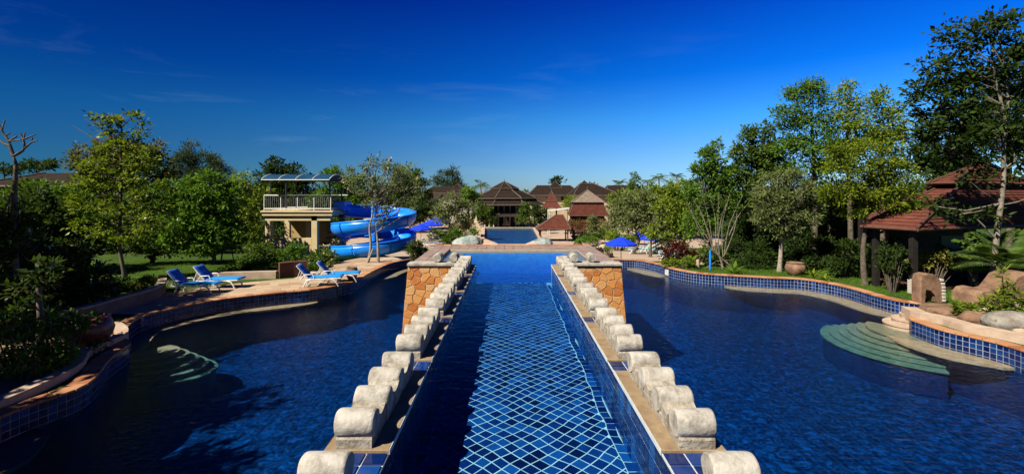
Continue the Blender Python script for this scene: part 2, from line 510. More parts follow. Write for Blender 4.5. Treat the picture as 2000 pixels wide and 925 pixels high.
M['wall_low'] = mat('deep_wall_tile', [(0.003, 0.015, 0.08), (0.006, 0.03, 0.14)], 0.4, 6)
def strip(pts, z0, z1):
    mb = MB()
    vs = [(p.x, p.y, z0) for p in pts] + [(p.x, p.y, z1) for p in pts]
    n = len(pts)
    mb.add(vs, [(i, i + 1, n + i + 1, n + i) for i in range(n - 1)], True)
    return mb
TP = 0.14                                 # wall tile pitch
def pool_wall(C, name, label, groutm, n_ind=300):
    root = thing(name, label, 'pool wall', (C[0].x, C[0].y, 0))
    inv = Vector((-C[0].x, -C[0].y, 0))
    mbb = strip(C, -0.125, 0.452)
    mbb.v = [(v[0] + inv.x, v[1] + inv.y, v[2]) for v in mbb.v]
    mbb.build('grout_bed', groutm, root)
    mbl = strip(offset(C, 0.0), -1.3, -0.125)
    mbl.v = [(v[0] + inv.x, v[1] + inv.y, v[2]) for v in mbl.v]
    mbl.build('deep_wall', M['wall_low'], root)
    tiles = []
    for i in range(len(C) - 1):
        a, b = C[i], C[i + 1]
        t = (b - a).normalized(); nrm = Vector((t.y, -t.x))     # towards the water
        g = 0.0075
        for r in range(4):
            z0 = -0.117 + r * TP; z1 = z0 + TP - 2 * g
            e = 0.008 + rnd.uniform(-0.0015, 0.0015)
            pa, pb = a + t * g, b - t * g
            qa, qb = pa + nrm * e + t * 0.004, pb + nrm * e - t * 0.004
            vs = [(pa.x, pa.y, z0), (pb.x, pb.y, z0), (pb.x, pb.y, z1), (pa.x, pa.y, z1),
                  (qa.x, qa.y, z0 + .004), (qb.x, qb.y, z0 + .004), (qb.x, qb.y, z1 - .004), (qa.x, qa.y, z1 - .004)]
            vs = [(v[0] + inv.x, v[1] + inv.y, v[2]) for v in vs]
            m_ = (a + b) / 2
            vis = abs((m_.x) / max(m_.y, 0.1)) < 1.15
            tiles.append((m_.length + (0 if vis else 100), vs))
    tiles.sort(key=lambda q: q[0])
    fs = [(4, 7, 6, 5), (0, 4, 5, 1), (1, 5, 6, 2), (2, 6, 7, 3), (3, 7, 4, 0)]
    rest = MB()
    for k, (d, vs) in enumerate(tiles):
        if k < n_ind:
            MB().add(vs, fs).build('tile', M['walltile'], root)
        else:
            rest.add(vs, fs)
    ro = rest.build('tile_rows', M['walltile'], root)
    ro['kind'] = 'stuff'
    return root
pool_wall(LC, 'pool_wall', 'blue tiled wall of the left pool, mostly in shade below the lounger deck', mat('shade_toned_grout', [(0.10, 0.11, 0.13), (0.34, 0.36, 0.40)], 0.8, 3))  # grout coloured darker on this wall to stand in for its shade
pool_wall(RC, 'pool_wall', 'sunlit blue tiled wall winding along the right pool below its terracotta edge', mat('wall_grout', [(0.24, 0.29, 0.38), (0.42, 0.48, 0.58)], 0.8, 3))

# terracotta coping: one brick per part
def coping(C, name, z=COPZ):
    root = tag(bpy.data.objects.new(name, None), kind='structure')
    link(root)
    bed = MB()
    inn = offset(C, -0.006); out = offset(C, 0.33)
    n = len(C)
    vs = [(p.x, p.y, z - 0.018) for p in inn] + [(p.x, p.y, z - 0.018) for p in out]
    bed.add(vs, [(i, n + i, n + i + 1, i + 1)[::-1] for i in range(n - 1)])
    bed.build('mortar_bed', M['mortar'], root)
    inn = offset(C, -0.03)
    for i in range(0, n - 2, 2):
        a, c = inn[i], inn[i + 2]
        b, d = out[i], out[i + 2]
        def ins(p, q, k): return p + (q - p) * k
        g = 0.03
        a2, c2 = ins(a, c, g), ins(c, a, g); b2, d2 = ins(b, d, g), ins(d, b, g)
        zz = z + rnd.uniform(-0.004, 0.004)
        vs = []
        for p in (a2, c2, d2, b2): vs.append((p.x, p.y, z - 0.045))
        for p in (a2, c2, d2, b2): vs.append((p.x, p.y, zz - 0.008))
        cen = (a2 + b2 + c2 + d2) / 4
        for p in (a2, c2, d2, b2):
            q = ins(p, cen, 0.05); vs.append((q.x, q.y, zz))
        fs = [(8, 11, 10, 9)]
        for l in (0, 4):
            for k in range(4):
                j = (k + 1) % 4
                fs.append((l + k, l + 4 + k, l + 4 + j, l + j))
        MB().add(vs, fs).build('coping_brick', M['coping'], root)
    return root
coping(LC, 'pool_edge')
coping(RC, 'pool_edge')

M['bench2'] = mat('greenish_step_tile', [(0.18, 0.19, 0.13), (0.31, 0.31, 0.22)], 0.8, 5, 7, 0.004, 40)
# submerged benches along the walls
def bench(C, i0, i1, w_, z, name='underwater_bench', taper=8):
    pts = C[i0:i1]
    far = []
    for k, p in enumerate(offset(pts, -w_)):
        s = min(1, (k + 1) / taper, (len(pts) - k) / taper) ** 0.5
        far.append(pts[k] + (p - pts[k]) * s)
    near = offset(pts, -0.012)
    poly = [tuple(p) for p in near] + [tuple(p) for p in reversed(far)]
    mb = MB(); mb.prism(poly[::-1], z - 0.07, z)
    # keep polygon orientation sane whichever way the curve runs
    o = mb.build(name, M['bench'])
    bm = bmesh.new(); bm.from_mesh(o.data); bmesh.ops.recalc_face_normals(bm, faces=bm.faces); bm.to_mesh(o.data); bm.free()
    tag(o, kind='structure')
def idx(C, x, y):
    return min(range(len(C)), key=lambda i: (C[i] - Vector((x, y))).length)
bench(LC, idx(LC, *g2(240, 656)), idx(LC, *g2(625, 562)), 0.55, -0.035)
bench(LC, idx(LC, *g2(735, 526)), idx(LC, *g2(800, 507)), 0.8, -0.035)
bench(LC, idx(LC, -8.85, 3.0), idx(LC, *g2(100, 775)), 0.95, -0.035)
bench(RC, idx(RC, *g2(1225, 506)), idx(RC, *g2(1300, 521)), 0.75, -0.035)
bench(RC, idx(RC, *g2(1415, 536)), idx(RC, *g2(1790, 591)), 0.72, -0.035)
bench(RC, idx(RC, 12.9, 14.7), idx(RC, *g2(1985, 680)), 0.78, -0.035)
def fan(name, cx, cy, radii, zs, a0, a1, squash=1.0):
    root = tag(bpy.data.objects.new(name, None), kind='structure'); link(root); root.location = (cx, cy, 0)
    for r_, z in zip(radii, zs):
        poly = [(0, 0)] + [(r_ * math.cos(a0 + (a1 - a0) * k / 28), squash * r_ * math.sin(a0 + (a1 - a0) * k / 28)) for k in range(29)]
        mb = MB(); mb.prism(poly, z - 0.05, z); st_ = mb.build('pool_step', M['bench2'], root)
        mb = MB(); mb.prism([(p[0] * 0.97, p[1] * 0.97) for p in poly], -1.24, z - 0.051); mb.build('riser', M['wall_low'], st_)
fan('pool_steps', 13.1, 14.6, [2.6, 2.35, 2.1, 1.85, 1.6, 1.35], [-0.46, -0.38, -0.30, -0.21, -0.12, -0.03], R(122), R(242))
fan('pool_steps', -10.3, 12.75, [2.0, 1.75, 1.5, 1.25, 1.0], [-0.60, -0.46, -0.32, -0.18, -0.05], R(-92), R(70), 0.62)
# pale rounded entry steps above the water by the right planter
ent = thing('entry_steps', 'pale rounded entry steps leading into the right pool beside the planter', 'steps', (13.45, 14.95, 0))
for r_, z0, z1 in ((1.02, -0.02, 0.10), (0.78, 0.10, 0.25), (0.55, 0.25, 0.40)):
    poly = [(r_ * math.cos(a), r_ * 0.75 * math.sin(a)) for a in [2 * PI * k / 32 for k in range(32)]]
    mb = MB(); mb.prism(poly, z0 - 0.03, z1 - 0.02); mb.prism([(1.0 * p[0] * 1.03, p[1] * 1.03) for p in poly], z1 - 0.018, z1 + 0.022)
    mb.build('step', M['pinkplaster'], ent)

# skimmer box set in the right wall
sk = G(1308, 533, 0.2)
mb = MB(); mb.cbox((0, 0, 0), 0.02, 0.34, 0.3, 0.004)
k = idx(RC, 8.55, 24.3); t_ = (RC[k + 1] - RC[k]).normalized()
o = mb.build('skimmer_cover', mat('white_plastic_cover', [(0.7, 0.7, 0.68), (0.8, 0.8, 0.78)], 0.4, 5))
o.location = (RC[k].x + t_.y * 0.012, RC[k].y - t_.x * 0.012, 0.2); o.rotation_euler = (0, 0, math.atan2(-t_.x, t_.y))
tag(o, 'small square white cover set into the blue tiled wall of the right pool', 'cover')

# ---------------------------------------------------------------- ground with a hole for the pools
out_loop = offset(LC, 0.30) + offset(RC, 0.30)
hole = out_loop[::3]
hole_v = [Vector((p.x, p.y)) for p in hole]
xs = [-3000, -1000, -400, -200, -120, -80, -60, -45, -35, -30, -26, -22, -18, -15, 15.5, 18, 22, 26, 30, 35, 45, 60, 80, 120, 200, 400, 1000, 3000]
ys = [-60, -30, -10, 0.2, 6, 12, 18, 23.9, 24.1, 28, 32, 38, 44, 49.9, 50.1, 60, 75, 90, 120, 160, 250, 500, 1200, 4000]
gv = [Vector((x, y)) for x in xs for y in ys] + [Vector((x, y)) for x in (-10, -5, 0, 5, 10) for y in ys if y > 29 or y < 0]
def pip(p, poly):
    c = False; j = len(poly) - 1
    for i in range(len(poly)):
        if (poly[i].y > p.y) != (poly[j].y > p.y) and p.x < (poly[j].x - poly[i].x) * (p.y - poly[i].y) / (poly[j].y - poly[i].y) + poly[i].x:
            c = not c
        j = i
    return c
gv = [p for p in gv if not pip(p, hole_v)]
b0 = len(gv)
allv = gv + hole_v
edges = [(b0 + i, b0 + (i + 1) % len(hole_v)) for i in range(len(hole_v))]
rv, re, rf, _, _, _ = geometry.delaunay_2d_cdt(allv, edges, [], 0, 1e-5)
gf = []
for f in rf:
    c = sum((rv[i] for i in f), Vector((0, 0))) / len(f)
    if not pip(c, hole_v): gf.append(tuple(f))
mg = MB(); mg.add([(p.x, p.y, terr(p.x, p.y)) for p in rv], gf)
def ground_mat():
    m = mat('lawn_and_soil', [(0.020, 0.040, 0.008), (0.050, 0.105, 0.012), (0.085, 0.16, 0.018)], 0.95, 1.3, 9, 0.03, 14, 0.1, contrast=(0.3, 0.7), stain=(0.25, 0.56, 0.72, (0.10, 0.075, 0.04)))
    return m
M['ground'] = ground_mat()
go = mg.build('ground', M['ground'])
bm = bmesh.new(); bm.from_mesh(go.data); bmesh.ops.recalc_face_normals(bm, faces=bm.faces)
if sum(f.normal.z for f in bm.faces) < 0: bmesh.ops.reverse_faces(bm, faces=bm.faces)
bm.to_mesh(go.data); bm.free()
tag(go, kind='structure')
# ---------------------------------------------------------------- raised channel
LZ = 2.20                                  # ledge height
XL, XR = -1.02, 1.285                      # inner edges
WZ = 2.13                                  # water level
FZ = 1.56                                  # channel floor
Y0, Y1 = 1.2, 13.97
GP = [2.10 * g for g in range(-1, 5)]      # group offsets
ROW = [3.95, 4.427, 4.904, 5.381]

def barrel_meshes():
    def prof_barrel(seed):
        rr = random.Random(seed)
        n = 28; L = 0.33; r = 0.118
        rings = [(-L / 2, r * 0.90), (-L / 2 + 0.006, r * 0.955), (-L / 2 + 0.022, r), (-L / 6, r * 1.008), (L / 6, r * 1.008), (L / 2 - 0.022, r), (L / 2 - 0.006, r * 0.955), (L / 2, r * 0.90)]
        ph = [rr.uniform(0, 6) for _ in range(6)]
        vs = []; fs = []
        for i, (x, q) in enumerate(rings):
            for k in range(n):
                a = 2 * PI * k / n
                q2 = q * (1 + 0.012 * math.sin(3 * a + ph[0] + x * 7) + 0.008 * math.sin(7 * a + ph[1] - x * 11))
                vs.append((x + 0.004 * math.sin(2 * a + ph[2]), q2 * math.cos(a), q2 * math.sin(a)))
        for i in range(len(rings) - 1):
            for k in range(n):
                j = (k + 1) % n
                fs.append((i * n + k, (i + 1) * n + k, (i + 1) * n + j, i * n + j)[::-1])
        mb = MB(); mb.add(vs, fs, True)
        mb.add(vs[:n], [tuple(range(n))]); mb.add(vs[-n:], [tuple(range(n))[::-1]])
        me = mb.mesh('barrel', M['barrel'])
        bm = bmesh.new(); bm.from_mesh(me); bmesh.ops.recalc_face_normals(bm, faces=bm.faces)
        bm.to_mesh(me); bm.free()
        return me
    def plinth(long):
        # profile in (y, z): foot under the barrel and a dished saddle reaching the next one
        pr = [(-0.105, 0.0), (-0.105, 0.075), (-0.085, 0.10)]
        pr += [(0.04, 0.10)]
        if long:
            y0, y1 = 0.07, 0.407
            for k in range(9):
                t = k / 8
                pr.append((y0 + (y1 - y0) * t, 0.235 - 0.085 * math.sin(PI * t) ** 0.8))
            pr.append((0.407, 0.0))
        else:
            pr += [(0.105, 0.075), (0.105, 0.0)]
        n = len(pr); x0, x1 = (-0.15, 0.155)
        vs = [(x0, p[0], p[1]) for p in pr] + [(x1, p[0], p[1]) for p in pr]
        fs = [tuple(range(n)), tuple(range(2 * n - 1, n - 1, -1))] + [(i, n + i, n + (i + 1) % n, (i + 1) % n) for i in range(n)]
        me = MB().add(vs, fs).mesh('plinth', M['plinth'])
        bm = bmesh.new(); bm.from_mesh(me); bmesh.ops.recalc_face_normals(bm, faces=bm.faces); bm.to_mesh(me); bm.free()
        return me
    return [prof_barrel(s) for s in range(5)], plinth(True), plinth(False)
BAR, PLONG, PSHORT = barrel_meshes()
ordn = ['first', 'second', 'third', 'fourth', 'fifth', 'sixth', 'seventh', 'eighth', 'ninth', 'tenth', 'eleventh', 'twelfth', 'thirteenth', 'fourteenth', 'fifteenth', 'sixteenth', 'seventeenth', 'eighteenth', 'nineteenth', 'twentieth', 'twenty first', 'twenty second']
for side, xe in (('left', XL), ('right', XR)):
    sg = -1 if side == 'left' else 1
    cnt = 0
    for g in GP:
        for j, y in enumerate(ROW):
            yy = y + g
            if yy < 2.7: continue
            xc = xe + sg * (0.135 + 0.165)
            extra = {0: 'cut by the bottom edge of the photo', 1: 'cut by the bottom edge of the photo', 2: 'on a tall grey foot beside the blue tile strip'}.get(cnt)
            lab = f'white stone barrel block in {side} channel row, {ordn[cnt]} from the front'
            t = thing('barrel_block', lab, 'stone block', (xc + rnd.uniform(-.006, .006), yy + rnd.uniform(-.008, .008), LZ + 0.001), rnd.uniform(-0.025, 0.025), 'stone barrel blocks along the channel')
            inst('barrel', BAR[rnd.randrange(5)], t, (0, 0, 0.170), (rnd.uniform(0, 6.28), 0, 0))
            pl_ = inst('plinth', PLONG if j < 3 else PSHORT, t); pl_.scale = (-sg, 1, 1)
            cnt += 1
# barrels on the front edge of the raised pool, pointing towards the camera
for side, xs_ in (('left', (-1.72, -2.22)), ('right', (2.0, 2.55))):
    for k, x in enumerate(xs_):
        lab = f'white barrel block on the {side} orange stone wall, ' + ('nearer to the channel' if k == 0 else 'farther from the channel')
        t = thing('barrel_block', lab, 'stone block', (x, 14.24, LZ + 0.052), R(90), 'stone barrel blocks on the stone walls')
        inst('barrel', BAR[k], t, (0, 0, 0.135)).scale = (1.6, 1.1, 1.1)
        inst('plinth', PSHORT, t, (0, 0, -0.03))

# channel side walls
def channel_wall(side, xe, sg, label):
    root = thing('channel_wall', label, 'wall', (xe, Y0, 0))
    def X(a): return sg * a                # a measured outwards from the inner edge
    b = MB(); x0, x1 = sorted((X(0.0), X(0.54))); b.box(x0, x1, 0, Y1 - Y0 - 0.02, -1.22, LZ - 0.05); b.build('wall_core', M['wallgrey'], root)
    # outer face sheathed with blue tile sheet, inner face tiles
    tl = []
    TW = 0.155
    for r in range(4):
        z1 = LZ - 0.052 - r * TW; z0 = z1 - TW + 0.014
        k = 0
        y = 0.02
        while y < Y1 - Y0 - 0.2:
            xa, xb = sorted((X(-0.009 - rnd.uniform(0, .0015)), X(0.002)))
            tl.append((y + r * 0.01, (xa, xb, y + 0.007, y + TW - 0.007, z0, z1)))
            y += TW
    tl.sort()
    rest = MB()
    for k, (_, q) in enumerate([q for q in tl]):
        mb = MB(); mb.box(*q)
        if 40 <= k < 320: mb.build('tile', M['floortile'], root)
        else: rest.box(*q)
    r_ = rest.build('tile_rows', M['floortile'], root); r_['kind'] = 'stuff'
    bed = MB(); xa, xb = sorted((X(-0.003), X(0.0))); bed.box(xa, xb, 0, Y1 - Y0 - 0.02, 1.4, LZ - 0.0505); bed.build('grout_bed', M['grout'], root)
    # ledge slabs and blue tile strips in the gaps
    for g in GP:
        ya = max(ROW[0] + g - 0.115, Y0 + 0.02) - Y0; yb = ROW[3] + g + 0.19 - Y0
        if yb < 0.1: continue
        mb = MB(); x0, x1 = sorted((X(-0.006), X(0.545))); zc = LZ - 0.025
        mb.cbox(((x0 + x1) / 2, (ya + yb) / 2, zc), x1 - x0, yb - ya, 0.05, 0.006)
        mb.build('ledge_slab', M['ledge'], root)
        xa, xb = sorted((X(-0.012), X(-0.0065)))
        mb = MB(); mb.box(xa, xb, ya, yb, LZ - 0.045, LZ + 0.003); mb.build('ledge_trim', M['grout'], root)
        # gap behind this group
        gy0, gy1 = yb + 0.004, yb + 0.67 - 0.115 - 0.19 + 0.0 - 0.004
        if gy1 > Y1 - Y0: gy1 = Y1 - Y0 - 0.03
        if gy1 - gy0 < 0.1: continue
        mb = MB(); xa, xb = sorted((X(-0.004), X(0.54))); mb.box(xa, xb, gy0, gy1, LZ - 0.05, LZ - 0.030); mb.build('grout_bed', M['grout'], root)
        ny = 2; wy = (gy1 - gy0) / ny; wx = 0.183
        for a in range(3):
            for b_ in range(ny):
                mb = MB(); xa, xb = sorted((X(a * wx + 0.004), X(a * wx + wx - 0.012)))
                mb.cbox(((xa + xb) / 2, gy0 + wy * (b_ + 0.5), LZ - 0.026), xb - xa, wy - 0.018, 0.016, 0.003)
                mb.build('strip_tile', M['tile'], root)
        # short riser tile facing the camera under the slab end
    return root
channel_wall('left', XL, -1, 'left side wall of the raised channel with tan ledges and blue tile strips')
channel_wall('right', XR, 1, 'right side wall of the raised channel with tan ledges and blue tile strips')

# channel floor: diamond-laid tiles
fr = tag(bpy.data.objects.new('channel_floor', None), kind='structure'); link(fr)
mb = MB(); mb.box(XL - 0.02, XR + 0.02, Y0, Y1 + 0.4, FZ - 0.3, FZ); mb.build('grout_bed', M['chgrout'], fr)
def wob(x, y):
    return (x + 0.012 * math.sin(3.1 * x + 2.3 * y) + 0.010 * math.sin(7.3 * y - 2.1 * x + 1) + 0.006 * math.sin(13 * y + 9 * x),
            y + 0.016 * math.sin(2.7 * y + 3.9 * x + 2) + 0.012 * math.sin(6.1 * x - 4.7 * y) + 0.008 * math.sin(15 * x - 3 * y))
D = 0.198; BX0, BX1 = XL + 0.125, XR - 0.125
def clip_x(poly, lo, hi):
    for s_, c in ((1, lo), (-1, -hi)):
        out = []
        for i in range(len(poly)):
            a, b = poly[i], poly[(i + 1) % len(poly)]
            ia, ib = s_ * a[0] >= c, s_ * b[0] >= c
            if ia: out.append(a)
            if ia != ib:
                t = (c / s_ - a[0]) / (b[0] - a[0]); out.append((a[0] + (b[0] - a[0]) * t, a[1] + (b[1] - a[1]) * t))
        poly = out
        if len(poly) < 3: return []
    return poly
def slab(poly, z0, z1, ins=0.001):
    n = len(poly)
    cx = sum(p[0] for p in poly) / n; cy = sum(p[1] for p in poly) / n
    top = [(p[0] + (cx - p[0]) * ins / 0.08, p[1] + (cy - p[1]) * ins / 0.08) for p in poly]
    vs = [(p[0], p[1], z0) for p in poly] + [(p[0], p[1], z1) for p in top]
    fs = [tuple(range(n, 2 * n))] + [(i, (i + 1) % n, n + (i + 1) % n, n + i) for i in range(n)]
    return vs, fs
tl = []
ny = int((Y1 + 0.3 - Y0) / (D / 2))
for j in range(ny):
    cy = Y0 + 0.15 + j * D / 2
    for i in range(-9, 10):
        cx = 0.13 + i * D + (D / 2 if j % 2 else 0)
        h = D / 2 - 0.0098
        poly = clip_x([(cx - h, cy), (cx, cy - h), (cx + h, cy), (cx, cy + h)], BX0 + 0.002, BX1 - 0.002)
        if len(poly) < 3: continue
        poly = [wob(*p) for p in poly]
        ar = abs(sum(poly[k][0] * poly[(k + 1) % len(poly)][1] - poly[(k + 1) % len(poly)][0] * poly[k][1] for k in range(len(poly)))) / 2
        if ar < 0.0008: continue
        tl.append((cy if cy > 3.95 else cy + 50, slab(poly, FZ - 0.002, FZ + 0.0035 + rnd.uniform(-.001, .001))))
for xa, xb in ((XL + 0.004, BX0 - 0.009), (BX1 + 0.009, XR - 0.010)):
    y = Y0 + 0.1
    while y < Y1:
        poly = [wob(*p) for p in ((xa, y + 0.006), (xb, y + 0.006), (xb, y + 0.15), (xa, y + 0.15))]
        tl.append((y if y > 3.95 else y + 50, slab(poly, FZ - 0.002, FZ + 0.0035)))
        y += 0.157
tl.sort(key=lambda q: q[0])
rest = MB()
for k, (_, (vs, fs)) in enumerate(tl):
    if k < 300: MB().add(vs, fs).build('tile', M['floortile'], fr)
    else: rest.add(vs, fs)
o = rest.build('tile_rows', M['floortile'], fr); o['kind'] = 'stuff'

# channel and raised pool water: one closed T-shaped body
UX0, UX1, UY1 = -2.35, 2.65, 17.95
T = [(XL - 0.001, Y0 + 0.01), (XR + 0.001, Y0 + 0.01), (XR + 0.001, 14.36), (UX1, 14.36), (UX1, UY1), (UX0, UY1), (UX0, 14.36), (XL - 0.001, 14.36)]
mb = MB(); mb.prism(T, 1.30, WZ); tag(mb.build('channel_water', M['water_channel']), kind='structure')
mb = MB(); mb.box(XL - 0.54, XR + 0.54, Y0 - 0.4, Y0 - 0.002, -1.22, LZ + 0.02); tag(mb.build('channel_end_wall', M['wallgrey']), 'plain end wall closing the channel at the near end below the camera', 'wall')

# raised pool: deep part, wet shelf, rim paving
mb = MB()
dx0, dx1, dy0, dy1 = -1.76, 2.03, 14.4, 17.6
mb.box(dx0 + .002, dx1 - .002, Y1 + 0.42, dy1 - .002, 1.0, 1.25)
mb.box(dx0 + .003, dx1 - .003, dy1 - 0.03, dy1 - .003, 1.251, 2.06); mb.box(dx0 + .003, dx0 + 0.03, Y1 + .42, dy1 - .031, 1.251, 2.058); mb.box(dx1 - .03, dx1 - .003, Y1 + .42, dy1 - .031, 1.251, 2.058)
tag(mb.build('raised_pool_floor', mat('bright_pool_tile', [(0.003, 0.25, 1.0), (0.008, 0.40, 1.2)], 0.4, 5)), kind='structure')
mb = MB()
mb.box(UX0 + .01, dx0, 14.37, UY1 - 0.01, 0.9, 2.075); mb.box(dx1, UX1 - .01, 14.37, UY1 - .01, 0.9, 2.075); mb.box(dx0, dx1, dy1, UY1 - .01, 0.9, 2.072)
tag(mb.build('wet_shelf', M['shelf']), kind='structure')
PX0, PX1, PY1 = -3.1, 3.42, 19.5
rim = tag(bpy.data.objects.new('rim_paving', None), kind='structure'); link(rim)
mb = MB()
for (a, b_, c, d_) in ((PX0 + .03, UX0, 14.34, PY1), (UX1, PX1 - .03, 14.34, PY1), (UX0, UX1, UY1, PY1)):
    mb.box(a, b_, c, d_, 0.9, 2.165)
mb.build('rim_bed', M['mortar'], rim)
def pave(parent, x0, x1, y0, y1, z, nx, ny, m_, nm='paver'):
    dx, dy = (x1 - x0) / nx, (y1 - y0) / ny
    for i in range(nx):
        for j in range(ny):
            mb = MB(); mb.cbox((x0 + dx * (i + .5), y0 + dy * (j + .5), z - 0.012 + rnd.uniform(-.003, .003)), dx - .014, dy - .014, 0.03, 0.004)
            mb.build(nm, m_, parent)
pave(rim, PX0, UX0, 14.36, 18.0, 2.19, 2, 10, M['rim'])
pave(rim, UX1, PX1, 14.36, 18.0, 2.19, 2, 10, M['rim'])
pave(rim, PX0, PX1, 18.0, PY1 - 0.42, 2.19, 18, 3, M['rim'])
mb = MB()
pave(rim, PX0 - .02, PX1 + .02, PY1 - 0.42, PY1 + .02, 2.20, 20, 1, M['coping'], 'edge_brick')
# outer side and back walls of the raised pool
mb = MB(); mb.box(PX0, PX1, PY1 - 0.02, PY1 + 0.0, -1.2, 2.14); mb.box(PX0 - 0.0, PX0 + 0.03, 14.3, PY1 - .02, -1.2, 2.14); mb.box(PX1 - 0.03, PX1, 14.3, PY1 - .02, -1.2, 2.14)
tag(mb.build('raised_pool_wall', M['mortar']), 'pale rendered side and back walls of the raised pool behind the stone faces', 'wall')

# orange crazy-stone faces either side of the channel
def clip_half(poly, nx, ny, c):
    out = []
    for i in range(len(poly)):
        a, b = poly[i], poly[(i + 1) % len(poly)]
        da, db = nx * a[0] + ny * a[1] - c, nx * b[0] + ny * b[1] - c
        if da <= 0: out.append(a)
        if (da <= 0) != (db <= 0):
            t = da / (da - db); out.append((a[0] + (b[0] - a[0]) * t, a[1] + (b[1] - a[1]) * t))
    return out
def stone_wall(side, xin, xout, label, seed):
    rr = random.Random(seed)
    root = thing('stone_wall', label, 'wall', (0, Y1, 0), 0, 'stone walls beside the channel')
    bat = 0.20 * (1 if xout > 0 else -1)
    xo = xout
    lo, hi = sorted((xin, xo))
    mb = MB()
    vs = []
    for z in (-1.2, 2.14):
        k = (2.14 - z) / 2.2 * bat
        xa, xb = (lo + (k if bat < 0 else 0), hi + (k if bat > 0 else 0))
        vs += [(xa, 0.0, z), (xb, 0.0, z), (xb, 0.36, z), (xa, 0.36, z)]
    mb.add(vs, [(3, 2, 1, 0), (4, 5, 6, 7), (0, 1, 5, 4), (1, 2, 6, 5), (2, 3, 7, 6), (3, 0, 4, 7)])
    mb.build('wall_core', M['mortar'], root)
    # stones on the front (y = 0) and the outer side
    def face(w_, place, n):
        seeds = []
        tries = 0
        while len(seeds) < n and tries < 4000:
            tries += 1
            p = (rr.uniform(-.05, w_ + .05), rr.uniform(-0.25, 2.12))
            if all((p[0] - q[0]) ** 2 * 0.8 + (p[1] - q[1]) ** 2 * 1.25 > 0.036 for q in seeds): seeds.append(p)
        for i, p in enumerate(seeds):
            poly = [(0, -0.25), (w_, -0.25), (w_, 2.12), (0, 2.12)]
            for q in seeds:
                if q is p: continue
                nx, ny_ = q[0] - p[0], q[1] - p[1]
                L = math.hypot(nx, ny_)
                if L > 1.2: continue
                nx /= L; ny_ /= L
                poly = clip_half(poly, nx, ny_, (nx * (p[0] + q[0]) + ny_ * (p[1] + q[1])) / 2 - rr.uniform(0.006, 0.014))
                if len(poly) < 3: break
            if len(poly) < 3: continue
            cx = sum(v[0] for v in poly) / len(poly); cy = sum(v[1] for v in poly) / len(poly)
            e = rr.uniform(0.010, 0.020)
            n_ = len(poly)
            sh = lambda v, s_: (cx + (v[0] - cx) * s_, cy + (v[1] - cy) * s_)
            mid = [(sh(v, 0.985)) for v in poly]; top = [sh(v, 0.93) for v in poly]
            vs = [place(v[0], v[1], -0.004) for v in poly] + [place(v[0], v[1], e * 0.7) for v in mid] + [place(v[0], v[1], e + rr.uniform(-.003, .003)) for v in top]
            fs = [tuple(range(2 * n_, 3 * n_))]
            for l in (0, n_):
                fs += [(l + k, l + (k + 1) % n_, l + n_ + (k + 1) % n_, l + n_ + k) for k in range(n_)]
            o = MB().add(vs, fs).build('stone', M['stone'], root)
            bm = bmesh.new(); bm.from_mesh(o.data); bmesh.ops.recalc_face_normals(bm, faces=bm.faces); bm.to_mesh(o.data); bm.free()
    W_ = abs(xo - xin)
    s_ = 1 if xout > 0 else -1
    def front(u, z, e):
        f = u / W_
        return (xin + s_ * u + bat * (2.14 - z) / 2.2 * f, -e, z)
    face(W_, front, 80)
    def sidef(u, z, e):
        return (xo + bat * (2.14 - z) / 2.2 + s_ * e, u, z)
    face(0.36, sidef, 20)
    mb = MB(); mb.cbox(((lo + hi) / 2, 0.165, 2.195), hi - lo + 0.06, 0.46, 0.10, 0.02)
    mb.build('cap', M['barrel'], root)
stone_wall('left', -1.57, PX0, 'orange and ochre crazy stone wall left of the channel under a white cap', 3)
stone_wall('right', 1.84, PX1, 'orange and ochre crazy stone wall right of the channel under a white cap', 9)
# ---------------------------------------------------------------- paving sheets away from the pools
def drape(name, m_, x0, x1, y0, y1, dz, nx=4, ny=10):
    mb = MB(); vs = []
    for j in range(ny + 1):
        for i in range(nx + 1):
            x = x0 + (x1 - x0) * i / nx; y = y0 + (y1 - y0) * j / ny
            vs.append((x, y, terr(x, y) + dz))
    fs = [(j * (nx + 1) + i, j * (nx + 1) + i + 1, (j + 1) * (nx + 1) + i + 1, (j + 1) * (nx + 1) + i) for j in range(ny) for i in range(nx)]
    mb.add(vs, fs)
    return tag(mb.build(name, m_), kind='structure')
M['plaza'] = mat('pale_pink_plaza', [(0.42, 0.31, 0.23), (0.58, 0.46, 0.36)], 0.85, 0.8, 7)
drape('patio', M['plaza'], -14, 13, 29.5, 49.5, 0.012, 4, 8)
drape('patio', M['plaza'], -30, 30, 50.3, 120, 0.012)
